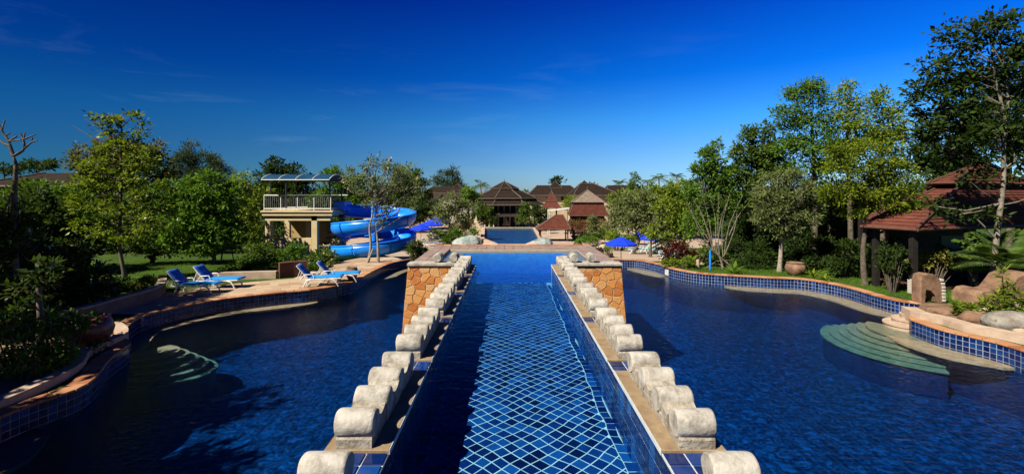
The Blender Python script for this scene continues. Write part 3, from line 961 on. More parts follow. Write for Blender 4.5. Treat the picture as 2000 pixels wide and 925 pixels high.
# lounger deck beside the left pool, laid in slabs
deck_i0, deck_i1 = idx(LC, *g2(292, 612)), idx(LC, *g2(800, 507))
dk = tag(bpy.data.objects.new('lounger_deck', None), kind='structure'); link(dk)
rows = [offset(LC, 0.335 + 0.55 * k) for k in range(6)]
bedm = MB()
n = deck_i1 - deck_i0
A_, B_ = rows[0][deck_i0:deck_i1], rows[-1][deck_i0:deck_i1]
bedm.add([(p.x, p.y, 0.452) for p in A_] + [(p.x, p.y, 0.452) for p in B_], [(i + 1, i, n + i, n + i + 1)[::-1] for i in range(n - 1)])
bedm.build('slab_bed', M['mortar'], dk)
for k in range(5):
    i = deck_i0 + (k % 2) * 2
    while i + 4 < deck_i1:
        a, b, c, d = rows[k][i], rows[k][i + 4], rows[k + 1][i + 4], rows[k + 1][i]
        cen = (a + b + c + d) / 4
        q = [p + (cen - p) * 0.03 for p in (a, d, c, b)]
        z = 0.464 + rnd.uniform(-.003, .003)
        vs = [(p.x, p.y, 0.445) for p in q] + [(p.x, p.y, z) for p in q]
        if (b - a).length > 0.15 and (c - d).length > 0.1:
            o = MB().add(vs, [(4, 7, 6, 5), (0, 4, 5, 1), (1, 5, 6, 2), (2, 6, 7, 3), (3, 7, 4, 0)]).build('slab', M['deck'], dk)
            bm = bmesh.new(); bm.from_mesh(o.data); bmesh.ops.recalc_face_normals(bm, faces=bm.faces)
            bm.to_mesh(o.data); bm.free()
        i += 4

def curve_wall(name, label, pts, z0, h, th, m_, capm=None, cap=0.05, over=0.03, cat='wall'):
    C = catmull(pts, 0.3)
    root = thing(name, label, cat, (C[0].x, C[0].y, z0))
    def ribbon(nm, a, b, za, zb, mm):
        P0 = offset(C, a); P1 = offset(C, b)
        n = len(C)
        o0 = Vector((C[0].x, C[0].y))
        vs = [(p.x - o0.x, p.y - o0.y, za) for p in P0] + [(p.x - o0.x, p.y - o0.y, za) for p in P1] + [(p.x - o0.x, p.y - o0.y, zb) for p in P0] + [(p.x - o0.x, p.y - o0.y, zb) for p in P1]
        fs = []
        for i in range(n - 1):
            fs += [(i, i + 1, 2 * n + i + 1, 2 * n + i), (n + i + 1, n + i, 3 * n + i, 3 * n + i + 1), (2 * n + i, 2 * n + i + 1, 3 * n + i + 1, 3 * n + i)]
        fs += [(0, 2 * n, 3 * n, n), (n - 1, 2 * n - 1, 4 * n - 1, 3 * n - 1)]
        o = MB().add(vs, fs).build(nm, mm, root)
        bm = bmesh.new(); bm.from_mesh(o.data); bmesh.ops.recalc_face_normals(bm, faces=bm.faces); bm.to_mesh(o.data); bm.free()
    ribbon('wall_body', -th / 2, th / 2, -0.15, h, m_)
    if capm: ribbon('cap', -th / 2 - over, th / 2 + over, h + 0.001, h + cap, capm)
    return root
def gd(px, py, z=0.46):
    p = G(px, py, z); return (p.x, p.y)
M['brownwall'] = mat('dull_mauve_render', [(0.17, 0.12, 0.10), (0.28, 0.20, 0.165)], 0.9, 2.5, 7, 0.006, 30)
M['darkred'] = mat('dark_maroon_render', [(0.10, 0.035, 0.025), (0.16, 0.06, 0.04)], 0.85, 4, 6, 0.004, 30)
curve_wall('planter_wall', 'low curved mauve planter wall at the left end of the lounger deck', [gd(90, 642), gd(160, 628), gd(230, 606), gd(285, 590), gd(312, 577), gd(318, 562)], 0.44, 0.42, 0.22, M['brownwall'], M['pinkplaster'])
curve_wall('planter_wall', 'low pale sided planter wall behind the two left loungers, lit in patches', [gd(385, 548), gd(440, 545), gd(500, 543), gd(543, 542)], 0.44, 0.34, 0.25, M['pinkplaster'])
curve_wall('planter_wall', 'dark maroon block wall between the two pairs of loungers', [gd(545, 542), gd(575, 539), gd(600, 537)], 0.44, 0.72, 0.3, M['darkred'])
# rounded planter bulging into the left pool
curve_wall('planter_wall', 'pale rounded curb of the planter bulging into the left pool', [(-11.6, 13.35), (-10.95, 12.85), (-10.45, 12.25), (-10.35, 11.6), (-10.2, 10.9), (-9.55, 9.9), (-9.35, 8.4), (-9.45, 6.5), (-9.4, 3.5)], 0.44, 0.17, 0.26, M['pinkplaster'])
curve_wall('planter_wall', 'broad pale curb of the rock planter on the right, above its terracotta edge', [(13.2, 15.05), (12.95, 14.3), (13.15, 13.75), (13.15, 13.0), (13.45, 12.3), (13.6, 11.4), (13.4, 9.0), (12.9, 6)], 0.44, 0.20, 0.42, M['pinkplaster'])

# ---------------------------------------------------------------- loungers
M['whiteplastic'] = mat('white_resin', [(0.98, 0.98, 0.95), (1.1, 1.1, 1.08)], 0.35, 5, spec=0.5)
def fabric(name, c):
    return mat(name, [tuple(v * 0.75 for v in c), c], 0.8, 7, 5, 0.002, 90, 0.2)
M['lblue'] = fabric('sky_blue_cushion', (0.02, 0.36, 1.0))
M['dblue'] = fabric('deep_blue_cushion', (0.01, 0.15, 0.75))
M['teal'] = fabric('pale_teal_cushion', (0.22, 0.52, 0.62))
def make_lounger(label, cush='dblue', seatm='lblue', stripes=False):
    t = thing('sun_lounger', label, 'sun lounger', (0, 0, 0), 0, 'sun loungers')
    W = 0.62
    f = MB()
    for s in (-1, 1):
        y = s * W / 2
        f.tube([(-0.62, y, 0.33), (0.5, y, 0.33), (1.05, y, 0.345)], 0.021, n=6)
    for x in (-0.6, 0.2, 1.05): f.tube([(x, -W / 2, 0.335), (x, W / 2, 0.335)], 0.024, n=6)
    f.build('frame', M['whiteplastic'], t)
    for s in (-1, 1):
        y = s * (W / 2 + 0.01)
        for x, dx in ((-0.3, -0.16), (0.75, 0.2)):
            l = MB(); l.tube([(x - dx * 0.9, y, 0.335), (x + dx * 0.2, y, 0.27), (x + dx * 0.7, y, 0.12), (x + dx, y, 0.0)], 0.034, 0.026, n=6); l.build('leg', M['whiteplastic'], t)
        l = MB(); l.tube([(-0.55, y, 0.36), (-0.42, y, 0.54), (-0.1, y, 0.55), (-0.02, y, 0.36)], 0.02, n=6); l.build('armrest', M['whiteplastic'], t)
    def pad(nm, x0, z0, x1, z1, th, m_, n=9):
        mb = MB()
        dx, dz = x1 - x0, z1 - z0; L = math.hypot(dx, dz); nx, nz = -dz / L, dx / L
        prof = []
        for i in range(n + 1):
            u = i / n
            bul = th * (0.75 + 0.25 * abs(math.sin(u * PI * 3)))
            prof.append((x0 + dx * u, z0 + dz * u, bul))
        vs = []
        for x, z, b in prof:
            for y, k in ((-W / 2, 0.55), (-W / 2 + 0.05, 1), (W / 2 - 0.05, 1), (W / 2, 0.55)):
                vs.append((x + nx * b * k, y, z + nz * b * k))
        for x, z, b in prof:
            for y in (-W / 2, -W / 2 + 0.05, W / 2 - 0.05, W / 2):
                vs.append((x, y, z))
        o = (n + 1) * 4
        fs = []
        for i in range(n):
            for k in range(3):
                fs.append((i * 4 + k, (i + 1) * 4 + k, (i + 1) * 4 + k + 1, i * 4 + k + 1))
                fs.append((o + i * 4 + k, o + i * 4 + k + 1, o + (i + 1) * 4 + k + 1, o + (i + 1) * 4 + k))
            fs.append((i * 4, o + i * 4, o + (i + 1) * 4, (i + 1) * 4)); fs.append((i * 4 + 3, (i + 1) * 4 + 3, o + (i + 1) * 4 + 3, o + i * 4 + 3))
        for k in range(3):
            fs.append((k, k + 1, o + k + 1, o + k)); fs.append((n * 4 + k, o + n * 4 + k, o + n * 4 + k + 1, n * 4 + k + 1))
        mb.add(vs, fs, True)
        ob = mb.build(nm, m_, t)
        bm = bmesh.new(); bm.from_mesh(ob.data); bmesh.ops.recalc_face_normals(bm, faces=bm.faces); bm.to_mesh(ob.data); bm.free()
        return ob
    pad('seat', -0.25, 0.365, 1.1, 0.37, 0.06, M[seatm])
    pad('backrest', -0.70, 0.93, -0.24, 0.37, 0.055, M[cush])
    b = MB()
    for s in (-1, 1): b.tube([(-0.73, s * (W / 2 + .005), 0.92), (-0.27, s * (W / 2 + .005), 0.345)], 0.022, n=6)
    b.tube([(-0.73, -W / 2, 0.92), (-0.73, W / 2, 0.92)], 0.022, n=6)
    for s in (-1, 1): b.tube([(-0.58, s * W / 2.2, 0.74), (-0.72, s * W / 2.2, 0.34)], 0.016, n=5)
    b.build('back_frame', M['whiteplastic'], t)
    if stripes:
        st = MB()
        for k in range(4):
            y = -W / 2 + W * (k + 0.5) / 4
            st.add([(-0.757 + .0, y - .035, .955), (-0.757, y + .035, .955), (-0.297, y + .035, .395), (-0.297, y - .035, .395)], [(0, 1, 2, 3)])
            st.box(-0.24, 1.08, y - .035, y + .035, 0.43, 0.437)
        st.build('stripes', M['whiteplastic'], t)
    return t
def place(t, x, y, z, rz, s=1.0):
    t.location = (x, y, z); t.rotation_euler = (0, 0, rz); t.scale = (s, s, s)
    return t
DZ = 0.468
l1 = make_lounger('white framed lounger with blue cushion, front one of the pair on the left deck')
l1.rotation_euler = (0, 0, R(5)); place(l1, -12.55, 17.95, DZ, R(6), 0.98)
def more(lab, x, y, z, rz, s=1.0, src=l1):
    c = copy_tree(src); c['label'] = lab
    return place(c, x, y, z, rz, s)
more('white framed lounger with blue cushion, rear one of the pair on the left deck', -12.25, 19.0, DZ, R(4), 0.98)
more('white framed lounger with blue cushion by the slide, nearer the pool edge', -8.2, 19.35, DZ, R(12), 0.98)
more('white framed lounger with blue cushion by the slide, just behind the nearer one', -7.75, 20.25, DZ, R(14), 0.98)
lt = make_lounger('pale teal lounger beyond the right pool, closest to the pool edge', 'teal', 'teal')
p = GT(1335, 512); place(lt, p.x, p.y + 1.2, terr(0, p.y + 1.2) + .015, R(150), 1.0)
for lab, px, py, rz in (('pale teal lounger beyond the right pool, behind a sapling trunk', 1316, 503, 160), ('pale teal lounger with back raised beside the white flowering plant', 1296, 497, 155), ('farthest pale teal lounger under the blue parasols right of the pool', 1272, 492, 165), ('pale teal lounger near the leaning dark trunk right of the pool', 1252, 496, 170)):
    p = GT(px, py); more(lab, p.x, p.y, p.z + .015, R(rz), 1.0, lt)
ls = make_lounger('navy and white striped lounger left of the raised pool, nearest of the row', 'dblue', 'dblue', True)
p = GT(838, 481); place(ls, p.x, p.y, p.z + .015, R(28), 1.05)
for k, (px, py) in enumerate(((846, 474), (853, 469), (860, 464), (866, 460))):
    p = GT(px, py); more('navy and white striped lounger left of the raised pool, ' + ['second', 'third', 'fourth', 'farthest'][k] + ' of the row', p.x, p.y, p.z + .015, R(28), 1.05, ls)

# ---------------------------------------------------------------- parasols
M['canvas'] = fabric('royal_blue_canvas', (0.006, 0.06, 0.95))
M['wood'] = mat('dark_timber', [(0.055, 0.03, 0.018), (0.11, 0.065, 0.04)], 0.7, 6, 6, 0.003, 40)
def make_parasol(label, h=2.35, r=1.45):
    t = thing('parasol', label, 'parasol', (0, 0, 0), 0, 'blue parasols')
    MB().tube([(0, 0, 0.02), (0, 0, h)], 0.028, n=8).build('pole', M['wood'], t)
    MB().lathe((0, 0, 0), [(0.26, 0.0), (0.26, 0.05), (0.05, 0.09), (0.04, 0.2)], 14).build('base', M['wood'], t)
    n = 8
    vs = [(0, 0, h + 0.02)]
    rings = 4
    for j in range(1, rings + 1):
        u = j / rings
        for k in range(n * 2):
            a = PI * k / n
            rr_ = r * u * (1.0 if k % 2 == 0 else 0.955)
            vs.append((rr_ * math.cos(a), rr_ * math.sin(a), h - 0.62 * u ** 1.12 - (0.0 if k % 2 == 0 else 0.03 * u)))
    m_ = n * 2
    fs = [(0, 1 + k, 1 + (k + 1) % m_) for k in range(m_)]
    for j in range(rings - 1):
        for k in range(m_):
            a = 1 + j * m_ + k; b = 1 + j * m_ + (k + 1) % m_
            fs.append((a, a + m_, b + m_, b))
    base = 1 + (rings - 1) * m_
    vv = [(vs[base + k][0] * 1.005, vs[base + k][1] * 1.005, vs[base + k][2] - 0.13) for k in range(m_)]
    vs += vv
    e = base + m_
    fs += [(base + k, e + k, e + (k + 1) % m_, base + (k + 1) % m_) for k in range(m_)]
    MB().add(vs, fs).build('canopy', M['canvas'], t)
    MB().lathe((0, 0, h), [(0.03, 0.0), (0.05, 0.05), (0.0, 0.12)], 8).build('finial', M['wood'], t)
    for k in range(n):
        a = 2 * PI * k / n
        MB().tube([(0, 0, h - 0.02), (r * 0.98 * math.cos(a), r * 0.98 * math.sin(a), h - 0.64)], 0.012, n=4).build('rib', M['wood'], t)
    return t
p0 = make_parasol('open royal blue parasol standing right at the corner of the right pool')
p = GT(1213, 513); place(p0, p.x, p.y, p.z + .012, 0.2, 0.68)
for lab, px, py, s, rz in (('open royal blue parasol in front of the red roofed gazebo', 1119, 463, 0.86, 0.1),
                           ('royal blue parasol above the far loungers on the right, highest of three', 1247, 478, 0.62, 0.3),
                           ('royal blue parasol above the far loungers on the right, leftmost of the lower two', 1259, 487, 0.66, 0.5),
                           ('royal blue parasol above the far loungers on the right, rightmost of three', 1276, 491, 0.66, 0.0),
                           ('royal blue parasol left of the raised pool, in front of the other two', 822, 474, 0.98, 0.2),
                           ('royal blue parasol left of the raised pool, middle one of three', 843, 466, 1.08, 0.0),
                           ('royal blue parasol left of the raised pool, farthest of three', 856, 460, 1.15, 0.4),
                           ('small royal blue parasol near the white canopy by the red gazebo', 1072, 456, 0.6, 0.0)):
    c = copy_tree(p0); c['label'] = lab
    p = GT(px, py); place(c, p.x, p.y, p.z + .012, rz, s)

# ---------------------------------------------------------------- slide tower
M['cream'] = mat('cream_render', [(0.74, 0.58, 0.30), (0.88, 0.72, 0.42)], 0.85, 1.5, 7, 0.004, 30, stain=(0.9, 0.6, 0.8, (0.34, 0.27, 0.15)))
M['ochre'] = mat('ochre_render', [(0.45, 0.30, 0.09), (0.58, 0.42, 0.16)], 0.85, 1.5, 6)
M['bluepanel'] = mat('tinted_blue_panel', [(0.004, 0.05, 0.115), (0.012, 0.08, 0.17)], 0.5, 2, spec=0.2)
M['darkmetal'] = mat('dark_metal', [(0.02, 0.02, 0.022), (0.05, 0.05, 0.05)], 0.5, 6)
M['greymetal'] = mat('grey_metal', [(0.30, 0.30, 0.30), (0.45, 0.45, 0.44)], 0.5, 6)
tw = thing('slide_tower', 'cream slide tower with white railing and blue curved canopy', 'tower', (-13.5, 30, -0.08))
TO = Vector((-13.5, 30, -0.08))
def tb(nm, m_, x0, x1, y0, y1, z0, z1, par=None):
    mb = MB(); mb.box(x0 - TO.x, x1 - TO.x, y0 - TO.y, y1 - TO.y, z0 - TO.z, z1 - TO.z)
    return mb.build(nm, m_, par or tw)
tb('floor_slab', M['cream'], -15.75, -11.3, 29.0, 32.2, 2.98, 3.27)
tb('cornice', M['cream'], -15.82, -11.23, 28.93, 32.27, 3.20, 3.30)
tb('beam', M['cream'], -15.6, -11.45, 29.12, 29.36, 2.66, 2.975)
for x, y, s in ((-15.45, 29.3, .34), (-12.48, 29.3, .36), (-11.62, 31.8, .36), (-15.45, 31.8, .34), (-14.0, 31.8, .3)):
    tb('column', M['cream'], x - s / 2, x + s / 2, y - s / 2, y + s / 2, -0.2, 2.972)
tb('parapet', M['cream'], -15.2, -12.7, 29.18, 29.34, -0.1, 1.55)
tb('back_wall', M['ochre'], -15.2, -12.4, 31.7, 31.85, 1.0, 2.97)
tb('ground_floor', M['wallgrey'], -15.7, -11.4, 29.05, 32.1, -0.15, 0.02)
stp = MB()
for k in range(9): stp.box(-12.25 - TO.x, -11.55 - TO.x, 29.3 + k * .26 - TO.y, 29.6 + k * .26 - TO.y, 0.05 + k * .34 - TO.z, 0.11 + k * .34 - TO.z)
stp.build('stair', M['darkmetal'], tw)
rl = MB()
def seg(a, b, r, n=5): rl.tube([Vector(a) - TO, Vector(b) - TO], r, n=n)
x0, x1, y0, y1 = -15.65, -11.4, 29.08, 32.1
for z in (4.27, 3.42): seg((x0, y0, z), (x1, y0, z), 0.03); seg((x0, y1, z), (x1, y1, z), 0.03); seg((x0, y0, z), (x0, y1, z), 0.03); seg((x1, y0, z), (x1, y1 - 1.6, z), 0.03)
rl.build('handrail', M['whiteplastic'], tw)
for k in range(33):
    x = x0 + (x1 - x0) * k / 32
    MB().tube([Vector((x, y0, 3.3)) - TO, Vector((x, y0, 4.26)) - TO], 0.028 if k % 8 == 0 else 0.008, n=4).build('baluster', M['whiteplastic'] if k % 8 == 0 else M['greymetal'], tw)
bk = MB()
for k in range(33):
    x = x0 + (x1 - x0) * k / 32; bk.tube([Vector((x, y1, 3.3)) - TO, Vector((x, y1, 4.26)) - TO], 0.012, n=4)
bk.build('rear_balusters', M['darkmetal'], tw)['kind'] = 'stuff'
# canopy: four curved panels between white ribs on four posts
for x, y in ((-15.3, 29.2), (-11.5, 29.2), (-15.3, 31.2), (-11.5, 31.2)):
    MB().tube([Vector((x, y, 3.27)) - TO, Vector((x, y, 5.3)) - TO], 0.045, n=8).build('canopy_post', M['darkmetal'], tw)
arc = []
for k in range(11):
    u = k / 10
    arc.append((28.45 + 2.75 * u, 5.22 + 0.40 * math.sin(PI * min(1, u * 0.98 + 0.02)) ** 0.85))
cx0, cx1 = -15.5, -11.25
for q in range(4):
    a, b = cx0 + (cx1 - cx0) * q / 4 + .02, cx0 + (cx1 - cx0) * (q + 1) / 4 - .02
    vs = [(x - TO.x, y - TO.y, z - TO.z + dz) for dz in (0, .015) for y, z in arc for x in (a, b)]
    fs = []
    for k in range(10):
        fs += [(k * 2, k * 2 + 2, k * 2 + 3, k * 2 + 1), (22 + k * 2, 22 + k * 2 + 1, 22 + k * 2 + 3, 22 + k * 2 + 2)]
    MB().add(vs, fs, True).build('canopy_panel', M['bluepanel'], tw)
for q in range(5):
    x = cx0 + (cx1 - cx0) * q / 4
    MB().tube([Vector((x, y, z + .02)) - TO for y, z in arc], 0.022, n=5).build('canopy_rib', M['whiteplastic'], tw)
MB().tube([Vector((cx0, 28.45, 5.24)) - TO, Vector((cx1, 28.45, 5.24)) - TO], 0.026, n=6).build('canopy_edge', M['whiteplastic'], tw)

# ---------------------------------------------------------------- spiral slide
M['slide'] = mat('blue_fibreglass', [(0.010, 0.30, 1.25), (0.018, 0.38, 1.40)], 0.28, 1.2, 4, spec=0.5, stain=(2.2, 0.58, 0.85, (0.03, 0.16, 0.45)))
M['seam'] = mat('dark_blue_seam', [(0.005, 0.05, 0.30), (0.01, 0.07, 0.38)], 0.4, 5)
CX, CY, RR = -9.0, 30.4, 2.12
path = [Vector((-11.5, 31.3, 3.42)), Vector((-11.0, 31.9, 3.34))]
turns = 1.80
for k in range(0, 61):
    u = k / 60
    a = R(100) - u * turns * 2 * PI
    r = RR * (1 if u > 0.06 else 1.0)
    path.append(Vector((CX + r * math.cos(a), CY + r * math.sin(a), 3.25 - 2.62 * u)))
path.append(path[-1] + (path[-1] - path[-2]) * 2)
sl = thing('water_slide', 'bright blue spiral water slide winding down beside the cream tower', 'water slide', (CX, CY, terr(0, CY)))
SO = Vector((CX, CY, terr(0, CY)))
def smooth_path(p, per=2):
    out = []
    for i in range(len(p) - 1):
        p0, p1, p2, p3 = p[max(i - 1, 0)], p[i], p[i + 1], p[min(i + 2, len(p) - 1)]
        for k in range(per):
            t = k / per
            out.append(0.5 * ((2 * p1) + (p2 - p0) * t + (2 * p0 - 5 * p1 + 4 * p2 - p3) * t * t + (3 * p1 - p0 - 3 * p2 + p3) * t ** 3))
    out.append(p[-1]); return out
sp = smooth_path(path)
def trough(pts, nm, m_, ra, rb, a0, a1, par, n=14, lift=0.0):
    vs = []; fs = []
    for i, p in enumerate(pts):
        t = pts[min(i + 1, len(pts) - 1)] - pts[max(i - 1, 0)]; t.normalize()
        side = Vector((t.y, -t.x, 0)).normalized(); up = side.cross(t)
        for rr_ in (ra, rb):
            for k in range(n + 1):
                a = a0 + (a1 - a0) * k / n
                vs.append(p - SO + side * rr_ * math.cos(a) + up * (rr_ * math.sin(a) + lift))
    st = 2 * (n + 1)
    for i in range(len(pts) - 1):
        for k in range(n):
            fs.append((i * st + k, i * st + k + 1, (i + 1) * st + k + 1, (i + 1) * st + k))
            fs.append((i * st + n + 1 + k, (i + 1) * st + n + 1 + k, (i + 1) * st + n + 2 + k, i * st + n + 2 + k))
        fs.append((i * st, (i + 1) * st, (i + 1) * st + n + 1, i * st + n + 1))
        fs.append((i * st + n, i * st + 2 * n + 1, (i + 1) * st + 2 * n + 1, (i + 1) * st + n))
    o = MB().add(vs, fs, True).build(nm, m_, par)
    bm = bmesh.new(); bm.from_mesh(o.data); bmesh.ops.recalc_face_normals(bm, faces=bm.faces); bm.to_mesh(o.data); bm.free()
    return o
q = 9
i = 0
while i < len(sp) - 1:
    seg_ = sp[i:i + q + 1]
    if len(seg_) < 2: break
    s_ = trough(seg_, 'slide_section', M['slide'], 0.62, 0.585, R(160), R(380), sl)
    for e_ in (0, 1):
        rim_ = MB()
        vs = []
        for j_, p in enumerate(seg_):
            ii = i + j_
            t = sp[min(ii + 1, len(sp) - 1)] - sp[max(ii - 1, 0)]; t.normalize()
            side = Vector((t.y, -t.x, 0)).normalized(); up = side.cross(t)
            a = R(158) if e_ == 0 else R(382)
            vs.append(p - SO + side * 0.625 * math.cos(a) + up * 0.625 * math.sin(a))
        rim_.tube(vs, 0.05, n=6); rim_.build('rim', M['slide'], s_)
    if i > 0:
        trough(sp[i - 1:i + 2], 'flange', M['seam'], 0.595, 0.562, R(170), R(370), s_) if False else trough([sp[i] - (sp[i + 1] - sp[i]) * 0.12, sp[i] + (sp[i + 1] - sp[i]) * 0.12], 'flange', M['seam'], 0.65, 0.625, R(162), R(378), s_)
    i += q
MB().tube([Vector((0, 0, -0.1)), Vector((0, 0, 4.35 - SO.z))], 0.22, 0.22, n=16).build('centre_pole', M['slide'], sl)
for a, z in ((0.4, 2.6), (3.4, 1.7), (0.9, 1.15), (4.6, 2.2)):
    MB().tube([Vector((0, 0, z)), Vector((RR * math.cos(a), RR * math.sin(a), z - 0.25))], 0.06, n=6).build('support_arm', M['slide'], sl)
bx = MB(); bx.cbox(Vector((-11.35, 31.0, 3.55)) - SO, 0.75, 1.3, 0.6, 0.05); bx.build('entry_box', M['slide'], sl)

# ---------------------------------------------------------------- hip-roofed buildings
def roof_mat(name, c0, c1):
    m = mat(name, [c0, c1], 0.95, 3, 7, 0, spec=0.08, stain=(1.2, 0.55, 0.8, tuple(v * 0.5 for v in c0)))
    t = m.node_tree; b = t.nodes['Principled BSDF']
    gm = N(t, 'ShaderNodeNewGeometry'); sp_ = N(t, 'ShaderNodeSeparateXYZ'); t.links.new(gm.outputs['Position'], sp_.inputs[0])
    m1 = N(t, 'ShaderNodeMath', operation='MULTIPLY'); m1.inputs[1].default_value = 8.0; t.links.new(sp_.outputs[2], m1.inputs[0])
    m2 = N(t, 'ShaderNodeMath', operation='FRACT'); t.links.new(m1.outputs[0], m2.inputs[0])
    bp = N(t, 'ShaderNodeBump'); bp.inputs['Distance'].default_value = 0.05; t.links.new(m2.outputs[0], bp.inputs['Height']); t.links.new(bp.outputs[0], b.inputs['Normal'])
    return m
M['redroof'] = roof_mat('red_brown_shingles', (0.14, 0.045, 0.034), (0.22, 0.076, 0.055))
M['brownroof'] = roof_mat('dark_brown_shingles', (0.022, 0.015, 0.013), (0.045, 0.032, 0.027))
M['greyroof'] = roof_mat('grey_brown_thatch', (0.22, 0.17, 0.14), (0.33, 0.26, 0.22))
M['hip'] = mat('pale_hip_tiles', [(0.10, 0.075, 0.065), (0.18, 0.14, 0.125)], 0.8, 4)
M['whitewall'] = mat('white_wall', [(0.62, 0.58, 0.50), (0.76, 0.72, 0.64)], 0.85, 0.8, 6)
M['beigewall'] = mat('beige_wall', [(0.55, 0.44, 0.28), (0.68, 0.57, 0.40)], 0.85, 0.8, 6)
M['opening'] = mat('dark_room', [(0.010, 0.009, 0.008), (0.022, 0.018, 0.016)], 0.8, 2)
M['redwood'] = mat('red_brown_timber', [(0.09, 0.035, 0.022), (0.15, 0.06, 0.04)], 0.7, 5)
def ring_poly(cx, cy, r, n, rot, sqy=1.0):
    return [(cx + r * math.cos(rot + 2 * PI * k / n), cy + sqy * r * math.sin(rot + 2 * PI * k / n)) for k in range(n)]
def tier(par, nm, lower, z0, upper, z1, m_, th=0.12, hips=True, courses=0, hm=None):
    """A sloping roof ring between two outlines, with an eave edge, and raised hip tiles as sub-parts."""
    n = len(lower)
    vs = [(p[0], p[1], z0) for p in lower] + [(p[0], p[1], z1) for p in upper] + [(p[0], p[1], z0 - th) for p in lower]
    fs = []
    for k in range(n):
        j = (k + 1) % n
        fs += [(k, j, n + j, n + k), (2 * n + j, 2 * n + k, 2 * n + k, 2 * n + j)[:0] or (2 * n + k, 2 * n + j, j, k)]
    fs.append(tuple(range(n, 2 * n))); fs.append(tuple(range(3 * n - 1, 2 * n - 1, -1)))
    o = MB().add(vs, fs).build(nm, m_, par)
    bm = bmesh.new(); bm.from_mesh(o.data); bmesh.ops.remove_doubles(bm, verts=bm.verts, dist=1e-5); bmesh.ops.recalc_face_normals(bm, faces=bm.faces); bm.to_mesh(o.data); bm.free()
    if hips:
        h = MB()
        for k in range(n):
            h.tube([(lower[k][0], lower[k][1], z0 + .03), (upper[k][0], upper[k][1], z1 + .03)], th * 0.45, n=5)
            j = (k + 1) % n
            h.tube([(lower[k][0], lower[k][1], z0 - th * .4), (lower[j][0], lower[j][1], z0 - th * .4)], th * 0.5, n=4)
        h.build('ridge_tiles', hm or M['hip'], o)
    if courses:
        c_ = MB()
        for q_ in range(courses):
            u = (q_ + 0.5) / courses
            ring = [(l[0] + (up[0] - l[0]) * u, l[1] + (up[1] - l[1]) * u, z0 + (z1 - z0) * u) for l, up in zip(lower, upper)]
            u2 = (q_ + 1.35) / courses
            ring2 = [(l[0] + (up[0] - l[0]) * u2, l[1] + (up[1] - l[1]) * u2, z0 + (z1 - z0) * u2) for l, up in zip(lower, upper)]
            v = [(p[0], p[1], p[2] + 0.035) for p in ring] + [(p[0], p[1], p[2] + 0.005) for p in ring2] + [(p[0], p[1], p[2] - .01) for p in ring]
            f = []
            for k in range(n):
                j = (k + 1) % n
                f += [(k, j, n + j, n + k), (2 * n + k, 2 * n + j, j, k)]
            c_.add(v, f)
        oo = c_.build('shingle_courses', m_, o); oo['kind'] = 'stuff'
    return o
def lerp_poly(a, c, s): return [(c[0] + (p[0] - c[0]) * s, c[1] + (p[1] - c[1]) * s) for p in a]

M['darkpost'] = mat('dark_stained_post', [(0.008, 0.006, 0.005), (0.018, 0.012, 0.010)], 0.7, 6)
# big red-brown pavilion on the right
pv = thing('garden_pavilion', 'open sided garden pavilion with two tier red brown shingled roof on the right', 'pavilion', (22.5, 22.8, 0.44))
PO = (22.5, 22.8)
ev = [(15.05, 19.5), (15.75, 17.6), (30.0, 22.9), (29.6, 29.0), (20.9, 26.6)]
ev = [(p[0] - PO[0], p[1] - PO[1]) for p in ev]
cc = (22.8 - PO[0], 22.2 - PO[1])
up = lerp_poly(ev, cc, 0.34)
tier(pv, 'lower_roof', ev, 3.02 - .44, up, 4.72 - .44, M['redroof'], 0.14, True, 14, M['redwood'])
drum = lerp_poly(up, cc, 0.96)
tier(pv, 'roof_drum', drum, 4.6 - .44, drum, 4.98 - .44, M['redwood'], 0.02, False)
up0 = lerp_poly(ev, cc, 0.42)
tier(pv, 'upper_roof', up0, 4.90 - .44, lerp_poly(ev, cc, 0.02), 5.75 - .44, M['redroof'], 0.12, True, 7, M['redwood'])
for k, (x, y) in enumerate([(15.95, 18.0), (19.6, 19.5), (23.4, 20.9), (27.6, 22.4), (15.6, 19.4), (19.9, 25.8), (27.8, 27.5)]):
    mb = MB(); mb.cbox((x - PO[0], y - PO[1], 1.28), 0.2, 0.2, 2.56, 0.015); mb.build('post', M['darkpost'], pv)
fl_ = lerp_poly(ev, cc, 0.9); mb = MB(); mb.prism(fl_, -0.02, 0.10); mb.build('floor', M['redwood'], pv)
mb = MB()
for a, b in ((4, 0), (3, 4)):
    A_, B_ = Vector((*lerp_poly(ev, cc, 0.80)[a], 0)), Vector((*lerp_poly(ev, cc, 0.80)[b], 0))
    t_ = (B_ - A_).normalized(); nn = Vector((-t_.y, t_.x, 0)) * 0.06
    mb.add([A_ - nn, B_ - nn, B_ + nn, A_ + nn] + [v + Vector((0, 0, 2.5)) for v in (A_ - nn, B_ - nn, B_ + nn, A_ + nn)], [(0, 1, 5, 4), (1, 2, 6, 5), (2, 3, 7, 6), (3, 0, 4, 7), (4, 5, 6, 7)])
mb.build('back_wall', M['redwood'], pv)
mb = MB(); mb.cbox((0.4, -0.6, 0.65), 4.2, 0.7, 1.1, 0.03); mb.build('bar_counter', M['darkpost'], pv)
mb = MB(); mb.cbox((0.1, 0.4, 1.35), 1.3, 0.1, 0.9, 0.02); mb.build('menu_board', M['beigewall'], pv)

